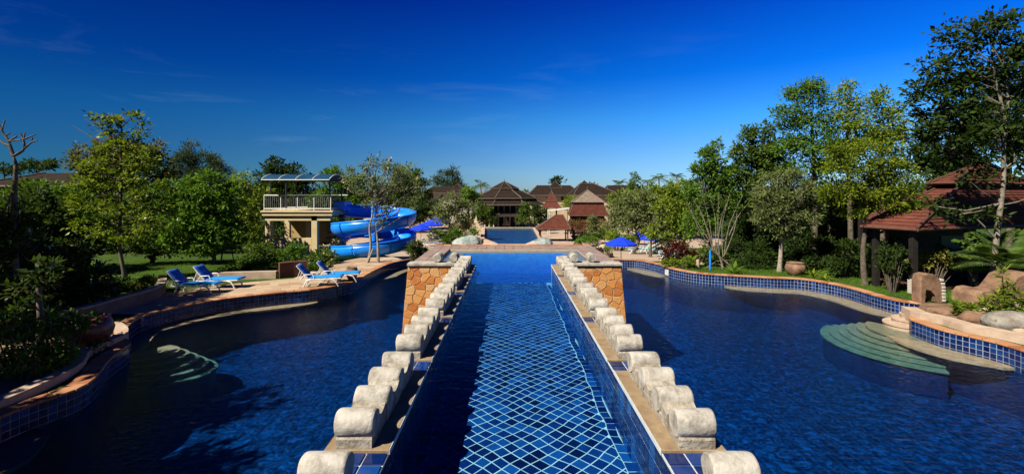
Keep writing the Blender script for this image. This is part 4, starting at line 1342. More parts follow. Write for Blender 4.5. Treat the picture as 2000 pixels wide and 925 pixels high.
# gazebo with two tiers and a grey cap
def gazebo(label, px, py, d, tiers, posts_r, name='gazebo'):
    g = gz(px, d)
    t = thing(name, label, 'gazebo', g)
    sc = d / F
    for (nm, ylo, rlo, yhi, rhi, m_) in tiers:
        z0 = CZ - (ylo - VY) * sc - g.z; z1 = CZ - (yhi - VY) * sc - g.z
        tier(t, nm, ring_poly(0, 0, rlo * sc * 1.12, 4, R(40)), z0, ring_poly(0, 0, max(rhi * sc * 1.12, 0.02), 4, R(40)), z1, M[m_], 0.09, True)
    zt = CZ - (tiers[-1][1] - VY) * sc - g.z
    for k in range(4):
        a = R(40) + PI / 2 * k
        MB().tube([(posts_r * math.cos(a), posts_r * math.sin(a), 0), (posts_r * math.cos(a), posts_r * math.sin(a), zt)], 0.12, n=6).build('post', M['redwood'], t)
    zf = CZ - (tiers[0][3] - VY) * sc - g.z
    MB().lathe((0, 0, zf - 0.05), [(0.10, 0), (0.05, 0.25), (0.0, 0.75)], 8).build('finial', M['hip'], t)
    return t
gazebo('red brown gazebo with a pale grey pyramid cap beyond the right corner of the pools', 1147, 462, 62,
       [('cap', 394, 39, 371, 1, 'greyroof'), ('middle_roof', 419, 46, 394, 34, 'redroof'), ('lower_roof', 447, 52, 421, 36, 'redroof')], 2.6)
gazebo('small distant red gazebo with pointed two tier roof left of the large gazebo', 1077, 445, 78,
       [('upper_roof', 393, 14, 374, 1, 'redroof'), ('lower_roof', 405, 24, 393, 12, 'redroof')], 1.2)
# low thatched hut
g = gz(1084, 58)
t = thing('thatched_hut', 'low brown thatched hut roof sloping down beside the far pool', 'hut', g)
s_ = 58 / F
def hz(py): return CZ - (py - VY) * s_ - g.z
tier(t, 'roof', [(-2.4, -1.2), (1.9, -1.2), (1.9, 1.6), (-2.4, 1.6)], hz(446), [(0.2, 0.0), (1.0, 0.0), (1.0, 0.3), (0.2, 0.3)], hz(419), M['redroof'], 0.12, True)
for x, y in ((-1.9, -0.9), (1.5, -0.9), (1.5, 1.2), (-1.9, 1.2)):
    MB().tube([(x, y, 0), (x, y, hz(446))], 0.08, n=6).build('post', M['redwood'], t)

# central hall
d = 85.0; s_ = d / F
g = gz(985, d)
hall = thing('resort_hall', 'two storey hall with three tier dark brown roof at the end of the far pool', 'building', g)
def hz(py): return CZ - (py - VY) * s_ - g.z
rot = R(-90 - 22.5)
oc = lambda r: ring_poly(0, 0, r * s_, 8, rot + R(8))
bz = lambda r: [(p[0] - 1.2, p[1]) for p in oc(r)]
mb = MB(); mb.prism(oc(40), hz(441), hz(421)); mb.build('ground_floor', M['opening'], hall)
mb = MB(); mb.prism(oc(60), hz(420.5), hz(415)); mb.build('balcony_band', M['whitewall'], hall)
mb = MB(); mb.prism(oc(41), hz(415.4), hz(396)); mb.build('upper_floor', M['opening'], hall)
for r, ya, yb, nm in ((42.5, 441, 421, 'column'), (44, 415.4, 396, 'column')):
    pts = oc(r)
    for k in range(8):
        for u in (0.0, 0.33, 0.66):
            p = Vector(pts[k]) * (1 - u) + Vector(pts[(k + 1) % 8]) * u
            if p.y > 1.5: continue
            MB().tube([(p.x, p.y, hz(ya)), (p.x, p.y, hz(yb))], 0.13, n=8).build(nm, M['whitewall'], hall)
rl = MB(); pts = oc(58)
for k in range(8):
    a, b = pts[k], pts[(k + 1) % 8]
    for z in (hz(410.5), hz(413)): rl.tube([(a[0], a[1], z), (b[0], b[1], z)], 0.05, n=4)
rl.build('balcony_rail', M['wood'], hall)
tier(hall, 'lower_roof', oc(80), hz(398), oc(56), hz(388), M['brownroof'], 0.2)
tier(hall, 'middle_roof', oc(64), hz(386.5), oc(20), hz(367), M['brownroof'], 0.2)
tier(hall, 'top_roof', oc(29), hz(368), oc(2), hz(355), M['brownroof'], 0.15)
MB().lathe((0, 0, hz(357)), [(0.2, 0), (0.1, 0.3), (0.02, 0.7)], 8).build('finial', M['hip'], hall)

def far_block(label, pxa, pxb, d, y_ridge, y_eave, y_base, ridge, wallm='beigewall', roofm='brownroof', depth=9, lantern=None, windows=True):
    s_ = d / F
    pc = (pxa + pxb) / 2
    g = gz(pc, d)
    t = thing('resort_building', label, 'building', g, 0)
    hz = lambda py: CZ - (py - VY) * s_ - g.z
    w2 = (pxb - pxa) * s_ / 2
    ev = [(-w2, 0), (w2, 0), (w2, depth), (-w2, depth)]
    ra, rb = ((q - pc) * s_ for q in ridge)
    tier(t, 'roof', ev, hz(y_eave), [(ra, depth / 2 - .2), (rb, depth / 2 - .2), (rb, depth / 2 + .2), (ra, depth / 2 + .2)], hz(y_ridge), M[roofm], 0.22)
    mb = MB(); mb.box(-w2 + .7, w2 - .7, 0.8, depth - .8, 0 - .1, hz(y_eave) - .12); mb.build('wall', M[wallm], t)
    if windows:
        n = max(2, int((w2 * 2 - 2) / 2.2))
        hh = hz(y_eave)
        for k in range(n):
            x = -w2 + 1.4 + (2 * w2 - 2.8) * k / (n - 1)
            mb = MB(); mb.cbox((x, 0.78, hh - 0.75), 0.9, 0.06, 0.8, 0.01); f = mb.build('window', M['wood'], t)
            mb = MB(); mb.cbox((x, 0.74, hh - 0.75), 0.7, 0.04, 0.62); mb.build('pane', M['opening'], f)
    if lantern:
        lx, lw, ye, yr = lantern
        x = (lx - pc) * s_; w_ = lw * s_ / 2
        mb = MB(); mb.box(x - w_ * .7, x + w_ * .7, depth / 2 - w_ * .7, depth / 2 + w_ * .7, hz(y_ridge) - 1.2, hz(ye)); mb.build('lantern', M['whitewall'], t)
        tier(t, 'lantern_roof', [(x - w_, depth / 2 - w_), (x + w_, depth / 2 - w_), (x + w_, depth / 2 + w_), (x - w_, depth / 2 + w_)], hz(ye), ring_poly(x, depth / 2, 0.1, 4, R(45)), hz(yr), M[roofm], 0.12)
    return t
far_block('long dark roofed resort building left of the central hall', 822, 928, 100, 364, 377, 420, (840, 905), 'whitewall', lantern=(889, 20, 368, 357))
far_block('beige resort building with hipped dark roof right of the central hall', 1032, 1140, 105, 361, 381, 430, (1052, 1118), lantern=(1088, 26, 366, 352))
far_block('dark hip roofed resort building behind the grey capped gazebo', 1120, 1215, 96, 357, 381, 430, (1140, 1165), lantern=(1148, 14, 358, 351))
far_block('low dark roof showing between treetops right of the gazebo', 1185, 1262, 110, 361, 378, 430, (1195, 1250), windows=False)
far_block('dark brown roofed house behind the trees at the far left', -60, 150, 40, 333, 362, 480, (-20, 118), 'beigewall', depth=10, windows=False)
far_block('house with faded red roof among the trees left of the plumeria', 664, 735, 70, 374, 383, 440, (684, 722), 'beigewall', 'redroof', depth=7, windows=False)
far_block('house with faded red roof glimpsed behind trees on the right', 1276, 1312, 75, 371, 386, 440, (1284, 1300), 'whitewall', 'redroof', depth=7, windows=False)

# white shade canopy by the small gazebo
g = gz(1092, 66)
t = thing('shade_sail', 'white pitched shade canopy standing behind the thatched hut', 'canopy', g)
s_ = 66 / F
zt = CZ - (407 - VY) * s_ - g.z
MB().add([(-1.5, 0, zt - .4), (1.6, 0, zt), (1.6, 2.5, zt), (-1.5, 2.5, zt - .4), (-1.5, 0, zt - .34), (1.6, 0, zt + .06), (1.6, 2.5, zt + .06), (-1.5, 2.5, zt - .34)], [(0, 3, 2, 1), (4, 5, 6, 7), (0, 1, 5, 4), (1, 2, 6, 5), (2, 3, 7, 6), (3, 0, 4, 7)]).build('sheet', M['whiteplastic'], t)
for x in (-1.4, 1.5):
    for y in (0.1, 2.4): MB().tube([(x, y, 0), (x, y, zt - .2)], 0.05, n=6).build('post', M['whiteplastic'], t)

# ---------------------------------------------------------------- far pool and the things round it
fz = -1.10
wp = [G(px_, py_, fz) for px_, py_ in ((974, 477), (946, 466), (947, 444.6), (1040, 444.6), (1052, 466), (1026, 477))]
wp = [(p.x, p.y) for p in wp][::-1]
if sum(wp[i][0] * wp[(i + 1) % 6][1] - wp[(i + 1) % 6][0] * wp[i][1] for i in range(6)) < 0: wp = wp[::-1]
mb = MB(); mb.prism(wp, -1.58, fz); o = tag(mb.build('far_pool_water', M['water_far']), kind='structure')
mb = MB(); mb.prism(wp, -1.75, -1.54); M['farfloor'] = mat('far_pool_tile', [(0.02, 0.20, 0.38), (0.05, 0.30, 0.48)], 0.5, 2); tag(mb.build('far_pool_floor', M['farfloor']), kind='structure')
mb = MB()
for k in range(6):
    A_, B_ = Vector((*wp[k], 0)), Vector((*wp[(k + 1) % 6], 0)); t_ = (B_ - A_).normalized(); nn = Vector((t_.y, -t_.x, 0)) * 0.5
    q = [A_ - t_ * 0.1, B_ + t_ * 0.1, B_ + t_ * 0.1 + nn, A_ - t_ * 0.1 + nn]
    zt_ = -1.04 - 0.004 * (k % 2)
    mb.add([tuple(p + Vector((0, 0, -1.7))) for p in q] + [tuple(p + Vector((0, 0, zt_))) for p in q], [(4, 7, 6, 5), (0, 4, 5, 1), (1, 5, 6, 2), (2, 6, 7, 3), (3, 7, 4, 0)])
tag(mb.build('far_pool_edge', M['pinkplaster']), kind='structure')
M['bluestone'] = mat('pale_blue_green_stone', [(0.14, 0.20, 0.21), (0.34, 0.41, 0.41), (0.46, 0.53, 0.52)], 0.7, 1.1, 8, 0.05, 4, stain=(1.6, 0.60, 0.68, (0.06, 0.08, 0.09)))
M['rock'] = mat('grey_granite', [(0.16, 0.145, 0.125), (0.40, 0.37, 0.33)], 0.9, 3, 9, 0.02, 18, stain=(7, 0.55, 0.7, (0.07, 0.065, 0.06)))
M['brownrock'] = mat('brown_sandstone', [(0.16, 0.085, 0.05), (0.36, 0.22, 0.14)], 0.9, 3, 8, 0.02, 16)
def boulder(label, px, py, d, w_, h_, m_, seed, dep=None, z=None, amp=0.25, group=None, rz=0):
    g = gz(px, d)
    if z is not None: g.z = z
    s_ = d / F
    o = link(bpy.data.objects.new('boulder', blob_mesh('boulder', M[m_], w_ * s_ / 2, (dep or w_ * s_ * 0.8) / 2, h_ * s_ / 1.4, seed, amp)))
    o.location = (g.x, g.y, g.z + h_ * s_ / 1.4 * 0.38); o.rotation_euler = (0, 0, rz)
    return tag(o, label, 'boulder', group)
boulder('pale blue green mound rising at the left side of the far pool', 914, 478, 50.5, 70, 22, 'bluestone', 5, 2.6, -1.4)
boulder('low pink beige tongue of rock in front of the left blue green mound', 958, 478, 49.0, 44, 9, 'pinkplaster', 13, 1.6, -1.3)
boulder('pale blue green mound at the right side of the far pool', 1058, 478, 50.5, 56, 17, 'bluestone', 5, 2.6, -1.4)
boulder('low pink beige tongue of rock in front of the right blue green mound', 1040, 478, 49.0, 34, 9, 'pinkplaster', 15, 1.6, -1.3)
boulder('large cream boulder behind the raised pool on its right', 1178, 485, 34, 44, 26, 'beigewall', 8, 1.6)
boulder('cream boulder half hidden by red leaved shrubs right of the pool', 1372, 520, 27, 26, 22, 'pinkplaster', 18, 0.8)
for side, px in (('left', 940), ('right', 1046)):
    g = gz(px, 74); s_ = 74 / F
    t = thing('stair_balustrade', f'cream curved balustrade with a pointed statue at the {side} end of the far pool', 'balustrade', g)
    sg = -1 if side == 'left' else 1
    for k in range(5):
        mb = MB(); mb.cbox((sg * k * 0.28, -1.5 + k * 0.8, 0.25 + k * 0.16), 0.5, 0.85, 0.5 + k * 0.32, 0.06); mb.build('balustrade_step', M['beigewall'], t)
    MB().lathe((sg * 0.9, 1.2, 0.8), [(0.42, 0), (0.42, 0.4), (0.3, 0.5), (0.26, 0.9), (0.12, 1.2), (0.02, 1.7)], 10).build('statue', M['beigewall'], t)
g = gz(988, 80.5)
t = thing('stone_fountain', 'pale tiered stone fountain at the head of the far pool', 'fountain', (g.x, g.y, -1.15))
for r, z0, z1 in ((0.62, 0, 0.35), (0.45, 0.352, 0.75), (0.26, 0.752, 1.0)): MB().lathe((0, 0, 0), [(r, z0), (r, z1 - .06), (r * .9, z1)], 12).build('basin', M['beigewall'], t)
MB().lathe((0, 0, 1.0), [(0.14, 0), (0.18, 0.12), (0.05, 0.3), (0.0, 0.5)], 10).build('spout', M['beigewall'], t)

# ---------------------------------------------------------------- stones and pots in the right garden
M['mosaic'] = mat('white_mosaic', [(0.52, 0.48, 0.42), (0.72, 0.69, 0.63)], 0.6, 26, 2, 0.006, 26, island=True)
def slab_stone(name, label, cat, outline, d, th, m_, edge=None):
    """Upright stone cut to an outline given in photo pixels at distance d, with real thickness."""
    s_ = d / F
    pts = [((px - VX) * s_, CZ - (py - VY) * s_) for px, py in outline]
    cx = sum(p[0] for p in pts) / len(pts)
    t = thing(name, label, cat, (cx, d, 0.44))
    pts = [(p[0] - cx, p[1] - 0.44) for p in pts]
    n = len(pts)
    def shr(k): return [(p[0] * (1 - k), p[1] * (1 - k * 0.5)) for p in pts]
    a = shr(0.05)
    vs = [(p[0], -th / 2, p[1]) for p in a] + [(p[0], -th / 2 + .05, p[1]) for p in pts] + [(p[0], th / 2 - .05, p[1]) for p in pts] + [(p[0], th / 2, p[1]) for p in a]
    fs = [tuple(range(n)), tuple(range(4 * n - 1, 3 * n - 1, -1))]
    for l in (0, n, 2 * n): fs += [(l + k, l + n + k, l + n + (k + 1) % n, l + (k + 1) % n) for k in range(n)]
    o = MB().add(vs, fs).build('stone', M[m_], t)
    bm = bmesh.new(); bm.from_mesh(o.data); bmesh.ops.recalc_face_normals(bm, faces=bm.faces); bm.to_mesh(o.data); bm.free()
    if edge:
        e = edge
        for k in range(len(e) - 1):
            A_, B_ = e[k], e[k + 1]
            p0 = ((A_[0] - VX) * s_ - cx, CZ - (A_[1] - VY) * s_ - .44); p1 = ((B_[0] - VX) * s_ - cx, CZ - (B_[1] - VY) * s_ - .44)
            L = math.hypot(p1[0] - p0[0], p1[1] - p0[1]); m__ = max(1, int(L / 0.10))
            for q in range(m__):
                u = (q + .5) / m__
                mb = MB(); mb.cbox((p0[0] + (p1[0] - p0[0]) * u, -0.03, p0[1] + (p1[1] - p0[1]) * u), 0.085, th + 0.06, 0.085, 0.012); mb.build('mosaic_chip', M['mosaic'], t)
    return t
slab_stone('arched_stone', 'upright brown stone slab with arched cut and white mosaic edge by the pool', 'stone', [(1789, 588), (1789, 545), (1792, 535), (1802, 532), (1816, 534), (1826, 542), (1830, 555), (1831, 588), (1821, 588), (1817, 574), (1808, 564), (1798, 562), (1796, 588)][::-1], 16.4, 0.4, 'brownrock', [(1827, 541), (1831, 555), (1832, 587)])
slab_stone('curved_stone', 'smooth brown stone rising in a curve like a seat at the right edge', 'stone', [(1880, 590), (1882, 572), (1890, 563), (1904, 561), (1922, 566), (1938, 562), (1950, 548), (1960, 535), (1978, 529), (2004, 531), (2030, 540), (2030, 592)][::-1], 15.2, 0.9, 'brownrock')
# white mosaic frame
s_ = 17.6 / F; g = G(1766, 567, 0.46)
t = thing('mosaic_frame', 'small white mosaic square frame standing on the lawn left of the arched stone', 'ornament', (g.x, 17.9, 0.45))
for (x0, x1, z0, z1) in ((-.24, -.12, .0, .56), (-.12, .24, .44, .56), (-.12, .24, 0, .11), (.12, .24, .28, .44)):
    nx, nz = max(1, round((x1 - x0) / .06)), max(1, round((z1 - z0) / .06))
    for i in range(nx):
        for j in range(nz):
            mb = MB(); mb.cbox((x0 + (x1 - x0) * (i + .5) / nx, 0, z0 + (z1 - z0) * (j + .5) / nz), (x1 - x0) / nx - .006, 0.2, (z1 - z0) / nz - .006, 0.008); mb.build('mosaic_chip', M['mosaic'], t)
boulder('big grey granite boulder in the right planter, at the right edge', 1985, 655, 12.9, 110, 42, 'rock', 21, 1.3, 0.5, 0.2)
boulder('dark brown rock lying in the middle of the right planter', 1902, 632, 13.7, 66, 24, 'brownrock', 22, 0.8, 0.5, 0.3)
boulder('orange brown rock at the left end of the right planter', 1840, 617, 14.6, 50, 14, 'brownrock', 23, 0.7, 0.5, 0.3)
boulder('pale beige boulder behind the spiky plant in the right planter', 1965, 610, 14.6, 90, 24, 'pinkplaster', 24, 0.9, 0.5, 0.25)
boulder('small pale rock below the granite boulder at the right edge', 2000, 668, 12.5, 40, 16, 'pinkplaster', 25, 0.4, 0.5, 0.25)
soil = MB(); soil.add([(13.3, 14.9, 0.555), (13.5, 13, 0.555), (13.8, 11.2, 0.555), (13.6, 8, .555), (17, 8, 0.555), (17.5, 15.4, 0.555), (14.5, 16, .555)][::-1], [tuple(range(7))])
M['soil'] = mat('brown_planter_soil', [(0.12, 0.07, 0.04), (0.32, 0.20, 0.12)], 0.95, 4, 8, 0.02, 20)
o = soil.build('planter_soil', M['soil']); tag(o, kind='structure')
bm = bmesh.new(); bm.from_mesh(o.data); bmesh.ops.recalc_face_normals(bm, faces=bm.faces)
if bm.faces[:][0].normal.z < 0: bmesh.ops.reverse_faces(bm, faces=bm.faces)
bm.to_mesh(o.data); bm.free()
lp = [(-9.55, 3), (-9.6, 6.5), (-9.5, 8.4), (-9.7, 9.9), (-10.35, 10.9), (-10.5, 11.6), (-10.6, 12.2), (-11.1, 12.7), (-12.4, 13.1), (-17, 12.5), (-17, 3)]
soil = MB(); soil.add([(x, y, 0.53) for x, y in lp], [tuple(range(len(lp)))])
o = soil.build('planter_soil', M['soil']); tag(o, kind='structure')
bm = bmesh.new(); bm.from_mesh(o.data); bmesh.ops.recalc_face_normals(bm, faces=bm.faces)
if bm.faces[:][0].normal.z < 0: bmesh.ops.reverse_faces(bm, faces=bm.faces)
bm.to_mesh(o.data); bm.free()
M['redpot'] = mat('dark_red_glaze', [(0.10, 0.025, 0.018), (0.22, 0.06, 0.045)], 0.35, 5, 6, stain=(6, 0.55, 0.75, (0.3, 0.18, 0.14)))
def pot(label, x, y, z, r, h, m_, prof=None, name='plant_pot'):
    t = thing(name, label, 'pot', (x, y, z))
    pr = prof or [(0.55, 0), (0.62, 0.03), (0.92, 0.35), (1.0, 0.6), (0.88, 0.86), (0.72, 0.95)]
    MB().lathe((0, 0, 0), [(a * r, b * h) for a, b in pr], 28).build('body', M[m_], t)
    MB().lathe((0, 0, 0), [(0.72 * r, .94 * h), (0.84 * r, .95 * h), (0.84 * r, h), (0.70 * r, h), (0.68 * r, .93 * h)], 28).build('rim', M[m_], t)
    MB().lathe((0, 0, 0), [(0.69 * r, .90 * h), (0.3 * r, .93 * h), (0.0, .93 * h)], 20).build('soil', M['soil'], t)
    return t
p = G(130, 690, 0.53); pot('large round dark red glazed pot in the shaded left planter', p.x, 11.5, 0.53, 0.52, 0.72, 'redpot')
p = G(694, 541, 0.46); pot('brown urn on the deck edge beside the two right loungers', p.x, 20.9, 0.46, 0.28, 0.55, 'brownrock')
p = gz(1556, 21.9); pot('squat brown stone pot behind the blue tiled right wall', p.x, 22.0, 0.44, 0.45, 0.62, 'brownrock')
# blue post and wooden stake by the bare shrub
p = gz(1387, 23.6); tag(MB().tube([(p.x, p.y, .42), (p.x, p.y, 1.45)], 0.05, n=8).build('garden_post', M['slide']), 'thin bright blue post standing behind the right pool edge by the bare shrub', 'post')
p = gz(1363, 24.0); tag(MB().tube([(p.x, p.y, .42), (p.x, p.y, 0.9)], 0.09, n=8).build('garden_stake', M['pinkplaster']), 'short pale stake at the right pool edge left of the blue post', 'post')
# ---------------------------------------------------------------- foliage
rng = np.random.default_rng(11)
M['bark'] = mat('grey_brown_bark', [(0.07, 0.055, 0.04), (0.20, 0.165, 0.125)], 0.95, 6, 8, 0.02, 20)
M['twig'] = mat('grey_twig', [(0.15, 0.13, 0.10), (0.34, 0.30, 0.24)], 0.9, 7, 7, 0.008, 30)
M['palebark'] = mat('pale_grey_bark', [(0.24, 0.21, 0.17), (0.46, 0.41, 0.34)], 0.9, 7, 7, 0.01, 30)
LM = {
    'yellow': leaf_mat('yellow_green_leaf', (0.085, 0.165, 0.012), (0.33, 0.40, 0.030)),
    'lime': leaf_mat('lime_leaf', (0.111, 0.209, 0.025), (0.368, 0.466, 0.049)),
    'bright': leaf_mat('bright_green_leaf', (0.062, 0.151, 0.020), (0.209, 0.379, 0.039)),
    'mid': leaf_mat('mid_green_leaf', (0.049, 0.111, 0.020), (0.183, 0.281, 0.045)),
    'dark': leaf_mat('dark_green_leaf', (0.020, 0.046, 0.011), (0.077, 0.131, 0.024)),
    'grey': leaf_mat('grey_green_leaf', (0.111, 0.160, 0.053), (0.319, 0.379, 0.147)),
    'pine': leaf_mat('casuarina_needles', (0.043, 0.082, 0.035), (0.117, 0.166, 0.069), 0.2),
    'brown': leaf_mat('olive_brown_leaf', (0.085, 0.098, 0.025), (0.245, 0.232, 0.062)),
    'red': leaf_mat('red_purple_leaf', (0.052, 0.009, 0.010), (0.172, 0.030, 0.022)),
    'cream': leaf_mat('cream_croton_leaf', (0.138, 0.193, 0.028), (0.690, 0.580, 0.166)),
    'orange': leaf_mat('orange_leaf', (0.300, 0.100, 0.010), (0.600, 0.250, 0.030)),
    'flower': leaf_mat('cream_petal', (0.600, 0.500, 0.280), (0.800, 0.740, 0.550), 0.2, 0.05),
    'gold': leaf_mat('golden_petal', (0.550, 0.330, 0.020), (0.750, 0.500, 0.050), 0.2, 0.05),
}
def norm(a): return a / np.maximum(np.linalg.norm(a, axis=1, keepdims=True), 1e-9)
def leaf_object(name, cen, axis, L, W, m_, parent, origin):
    """cen (N,3) leaf bases, axis (N,3) unit directions: one folded four-sided leaf each."""
    n = len(cen)
    r = norm(rng.normal(size=(n, 3)) * [0.6, 0.6, 0.8] + [-0.25, -0.25, 0.95])
    side = norm(np.cross(axis, r)); up_ = np.cross(side, axis)
    L = (L * rng.uniform(0.65, 1.25, (n, 1))); Wd = L * W
    v = np.empty((n, 4, 3), np.float32)
    v[:, 0] = cen
    v[:, 1] = cen + axis * L * 0.45 + side * Wd * 0.5 + up_ * Wd * 0.16
    v[:, 2] = cen + axis * L - up_ * L * 0.06
    v[:, 3] = cen + axis * L * 0.45 - side * Wd * 0.5 + up_ * Wd * 0.16
    v -= np.array(origin, np.float32)
    me = bpy.data.meshes.new(name)
    me.vertices.add(n * 4); me.vertices.foreach_set('co', v.ravel())
    me.loops.add(n * 4); me.loops.foreach_set('vertex_index', np.arange(n * 4, dtype=np.int32))
    me.polygons.add(n); me.polygons.foreach_set('loop_start', np.arange(0, n * 4, 4, dtype=np.int32))
    me.materials.append(m_)
    me.update()
    o = link(bpy.data.objects.new(name, me))
    if parent is not None: o.parent = parent
    return o
def clump_leaves(blobs, L, cov, W=0.45, out=0.55, flat=0.75, cr=None, droop=0.15):
    """blobs: (centre(3), radii(3)). Returns leaf bases, axes and clump centres."""
    C_, A_, K_ = [], [], []
    for c, r in blobs:
        c = np.array(c); r = np.array(r)
        area = PI * r[0] * r[2]
        n = int(1.85 * cov * area / (0.5 * L * L * W * 0.5)) + 8
        q = cr or max(0.24 * float(np.mean(r)), 0.9 * L)
        nc = max(5, int(0.85 * area / (q * q)))
        u = norm(rng.normal(size=(nc, 3))) * (rng.uniform(0.05, 1, (nc, 1)) ** 0.42)
        k = c + u * r
        K_.append(k)
        wts = rng.uniform(0.4, 1.6, nc); wts /= wts.sum()
        ci = rng.choice(nc, n, p=wts)
        off = rng.normal(size=(n, 3)) * q * 0.52 * np.array([1, 1, flat])
        C_.append(k[ci] + off)
        ax = off / q * 1.0 + (k[ci] - c) / r * out + rng.normal(size=(n, 3)) * 0.55 + [0, 0, 0.25 - droop]
        A_.append(norm(ax))
    return np.concatenate(C_), np.concatenate(A_), np.concatenate(K_)
def to_world_blobs(blobs, d, depth=1.0):
    out = []
    for b in blobs:
        px, py, rx, ry = b[:4]; dd = d + (b[4] if len(b) > 4 else 0)
        p = P(px, py, dd); s_ = dd / F
        out.append(((p.x, p.y, p.z), (rx * s_, min(max((rx + ry) / 2 * s_ * depth, 0.3), 2.6), ry * s_)))
    return out
def tree(name, label, d, trunk, blobs, lm, L, cat='tree', cov=1.5, W=0.45, branch=0.4, r0=0.13, group=None, bark='bark', extra=(), flat=0.75, cr=None, depth=0.9, out=0.55, droop=0.15, tw=0.022):
    wb = to_world_blobs(blobs, d, depth)
    if trunk is None:
        big = max(wb, key=lambda b: b[1][0] * b[1][2])[0]
        base = Vector((big[0], d, terr(big[0], d)))
        tp = [base, Vector((base.x + 0.1, d, (base.z + big[2]) / 2)), Vector(big)]
    else:
        tp = [P(px, py, d) for px, py in trunk]
        tp[0] = Vector((tp[0].x, d, terr(tp[0].x, d)))
    base = tp[0]
    t = thing(name, label, cat, base, 0, group)
    C_, A_, K_ = clump_leaves(wb, L, cov, W, out, flat, cr, droop)
    leaf_object('crown', C_, A_, L, W, LM[lm], t, base)
    mb = MB()
    def sm(p):
        return smooth_path(p, 3) if len(p) > 2 else p
    mb.tube([p - base - (Vector((0, 0, 0.1)) if i == 0 else Vector()) for i, p in enumerate(sm(tp))], lambda u: r0 * (1.25 - 0.85 * u) if u > 0.06 else r0 * 1.5, n=8)
    rr = random.Random(int(d * 100 + base.x * 10))
    tops = tp[1:]
    L_ = sm(tp)
    for k in K_:
        if rr.random() > branch: continue
        k = Vector(k)
        cand = [p for p in L_[len(L_) // 3:] if p.z < k.z + 0.2] or [L_[len(L_) // 3]]
        s0 = min(cand, key=lambda p: (p - k).length + abs(p.z - (k.z - 0.6 * math.hypot(p.x - k.x, p.y - k.y))) * 0.8)
        mid = (s0 + k) / 2 + Vector((rr.uniform(-.12, .12), rr.uniform(-.12, .12), -0.10 * (k - s0).length + rr.uniform(0, .25)))
        ln = (k - s0).length
        r_ = min(0.35 * r0, 0.010 + tw * ln * 0.45)
        mb.tube([s0 - base, mid - base, k - base], r_, r_ * 0.35, n=4, cap=False)
    for pl in extra:
        rad = 0.03
        if isinstance(pl[0], (int, float)): rad, pl = pl[0], pl[1]
        mb.tube(smooth_path([P(px, py, d + (q[0] if q else 0)) - base for px, py, *q in pl], 2), rad, rad * 0.45, n=5)
    mb.build('trunk', M[bark], t)
    return t
def shrub(name, label, d, blobs, lm, L, cov=1.6, W=0.45, group=None, flowers=None, **kw):
    wb = to_world_blobs(blobs, d)
    b0 = wb[0][0]
    base = Vector((b0[0], d, terr(b0[0], d)))
    t = thing(name, label, 'shrub', base, 0, group)
    C_, A_, K_ = clump_leaves(wb, L, cov, W, **kw)
    keep = C_[:, 2] > base.z + 0.02
    leaf_object('foliage', C_[keep], A_[keep], L, W, LM[lm], t, base)
    mb = MB()
    for k in K_[::2]:
        k = Vector(k)
        if k.z < base.z + .1: continue
        mb.tube([Vector(((k.x - base.x) * .25, (k.y - base.y) * .25, -0.05)), Vector(((k.x - base.x) * .7, (k.y - base.y) * .7, (k.z - base.z) * .6)), k - base], 0.022, 0.008, n=4, cap=False)
    mb.build('stems', M['bark'], t)
    if flowers:
        lmf, n, s_ = flowers
        sel = rng.choice(len(C_), n, replace=False)
        c2, a2 = [], []
        for i in sel:
            for q in range(7):
                c2.append(C_[i] + A_[i] * 0.05); a2.append(rng.normal(size=3) + [0, -0.5, 0.5])
        leaf_object('flowers', np.array(c2), norm(np.array(a2)), s_, 0.6, LM[lmf], t, base)
    return t
def z1(x, y): return (x / 3.853, 220 + y / 3.853)           # enlargements of the photo back to photo pixels
def z2(x, y): return (450 + x / 3.3025, 280 + y / 3.3025)
def z7(x, y): return (1500 + x / 2.89, 20 + y / 2.89)

# --- left garden
fr = [(0.053, [z1(100, 325), z1(75, 250), z1(70, 215), z1(125, 178)]), (0.031, [z1(75, 235), z1(45, 245), z1(0, 205)]), (0.031, [z1(72, 250), z1(20, 228), z1(-40, 200)]),
      (0.037, [z1(70, 220), z1(40, 175), z1(15, 135), z1(38, 55)]), (0.028, [z1(40, 175), z1(80, 150)]), (0.031, [z1(15, 135), z1(-5, 90)]), (0.028, [z1(78, 212), z1(155, 206), z1(158, 203)]),
      (0.046, [z1(100, 325), z1(150, 300), z1(182, 270), z1(176, 205), z1(150, 155)]), (0.028, [z1(176, 208), z1(190, 145)]), (0.028, [z1(180, 200), z1(225, 182), z1(272, 162)]),
      (0.031, [z1(182, 268), z1(238, 220), z1(243, 185)]), (0.028, [z1(238, 222), z1(283, 210)]), (0.031, [z1(60, 860), z1(150, 800), z1(178, 700)]), (0.031, [z1(60, 860), z1(64, 700)])]
tree('frangipani_tree', 'leafless frangipani with stubby upturned branches at the far left', 13.5, [(40, 560), (28, 450), z1(118, 450), z1(122, 395), z1(110, 350), z1(100, 325)], [(30, 430, 26, 30), (10, 455, 26, 24), (48, 480, 24, 26)], 'dark', 0.2, branch=0.2, r0=0.06, bark='bark', extra=fr, cov=1.1)
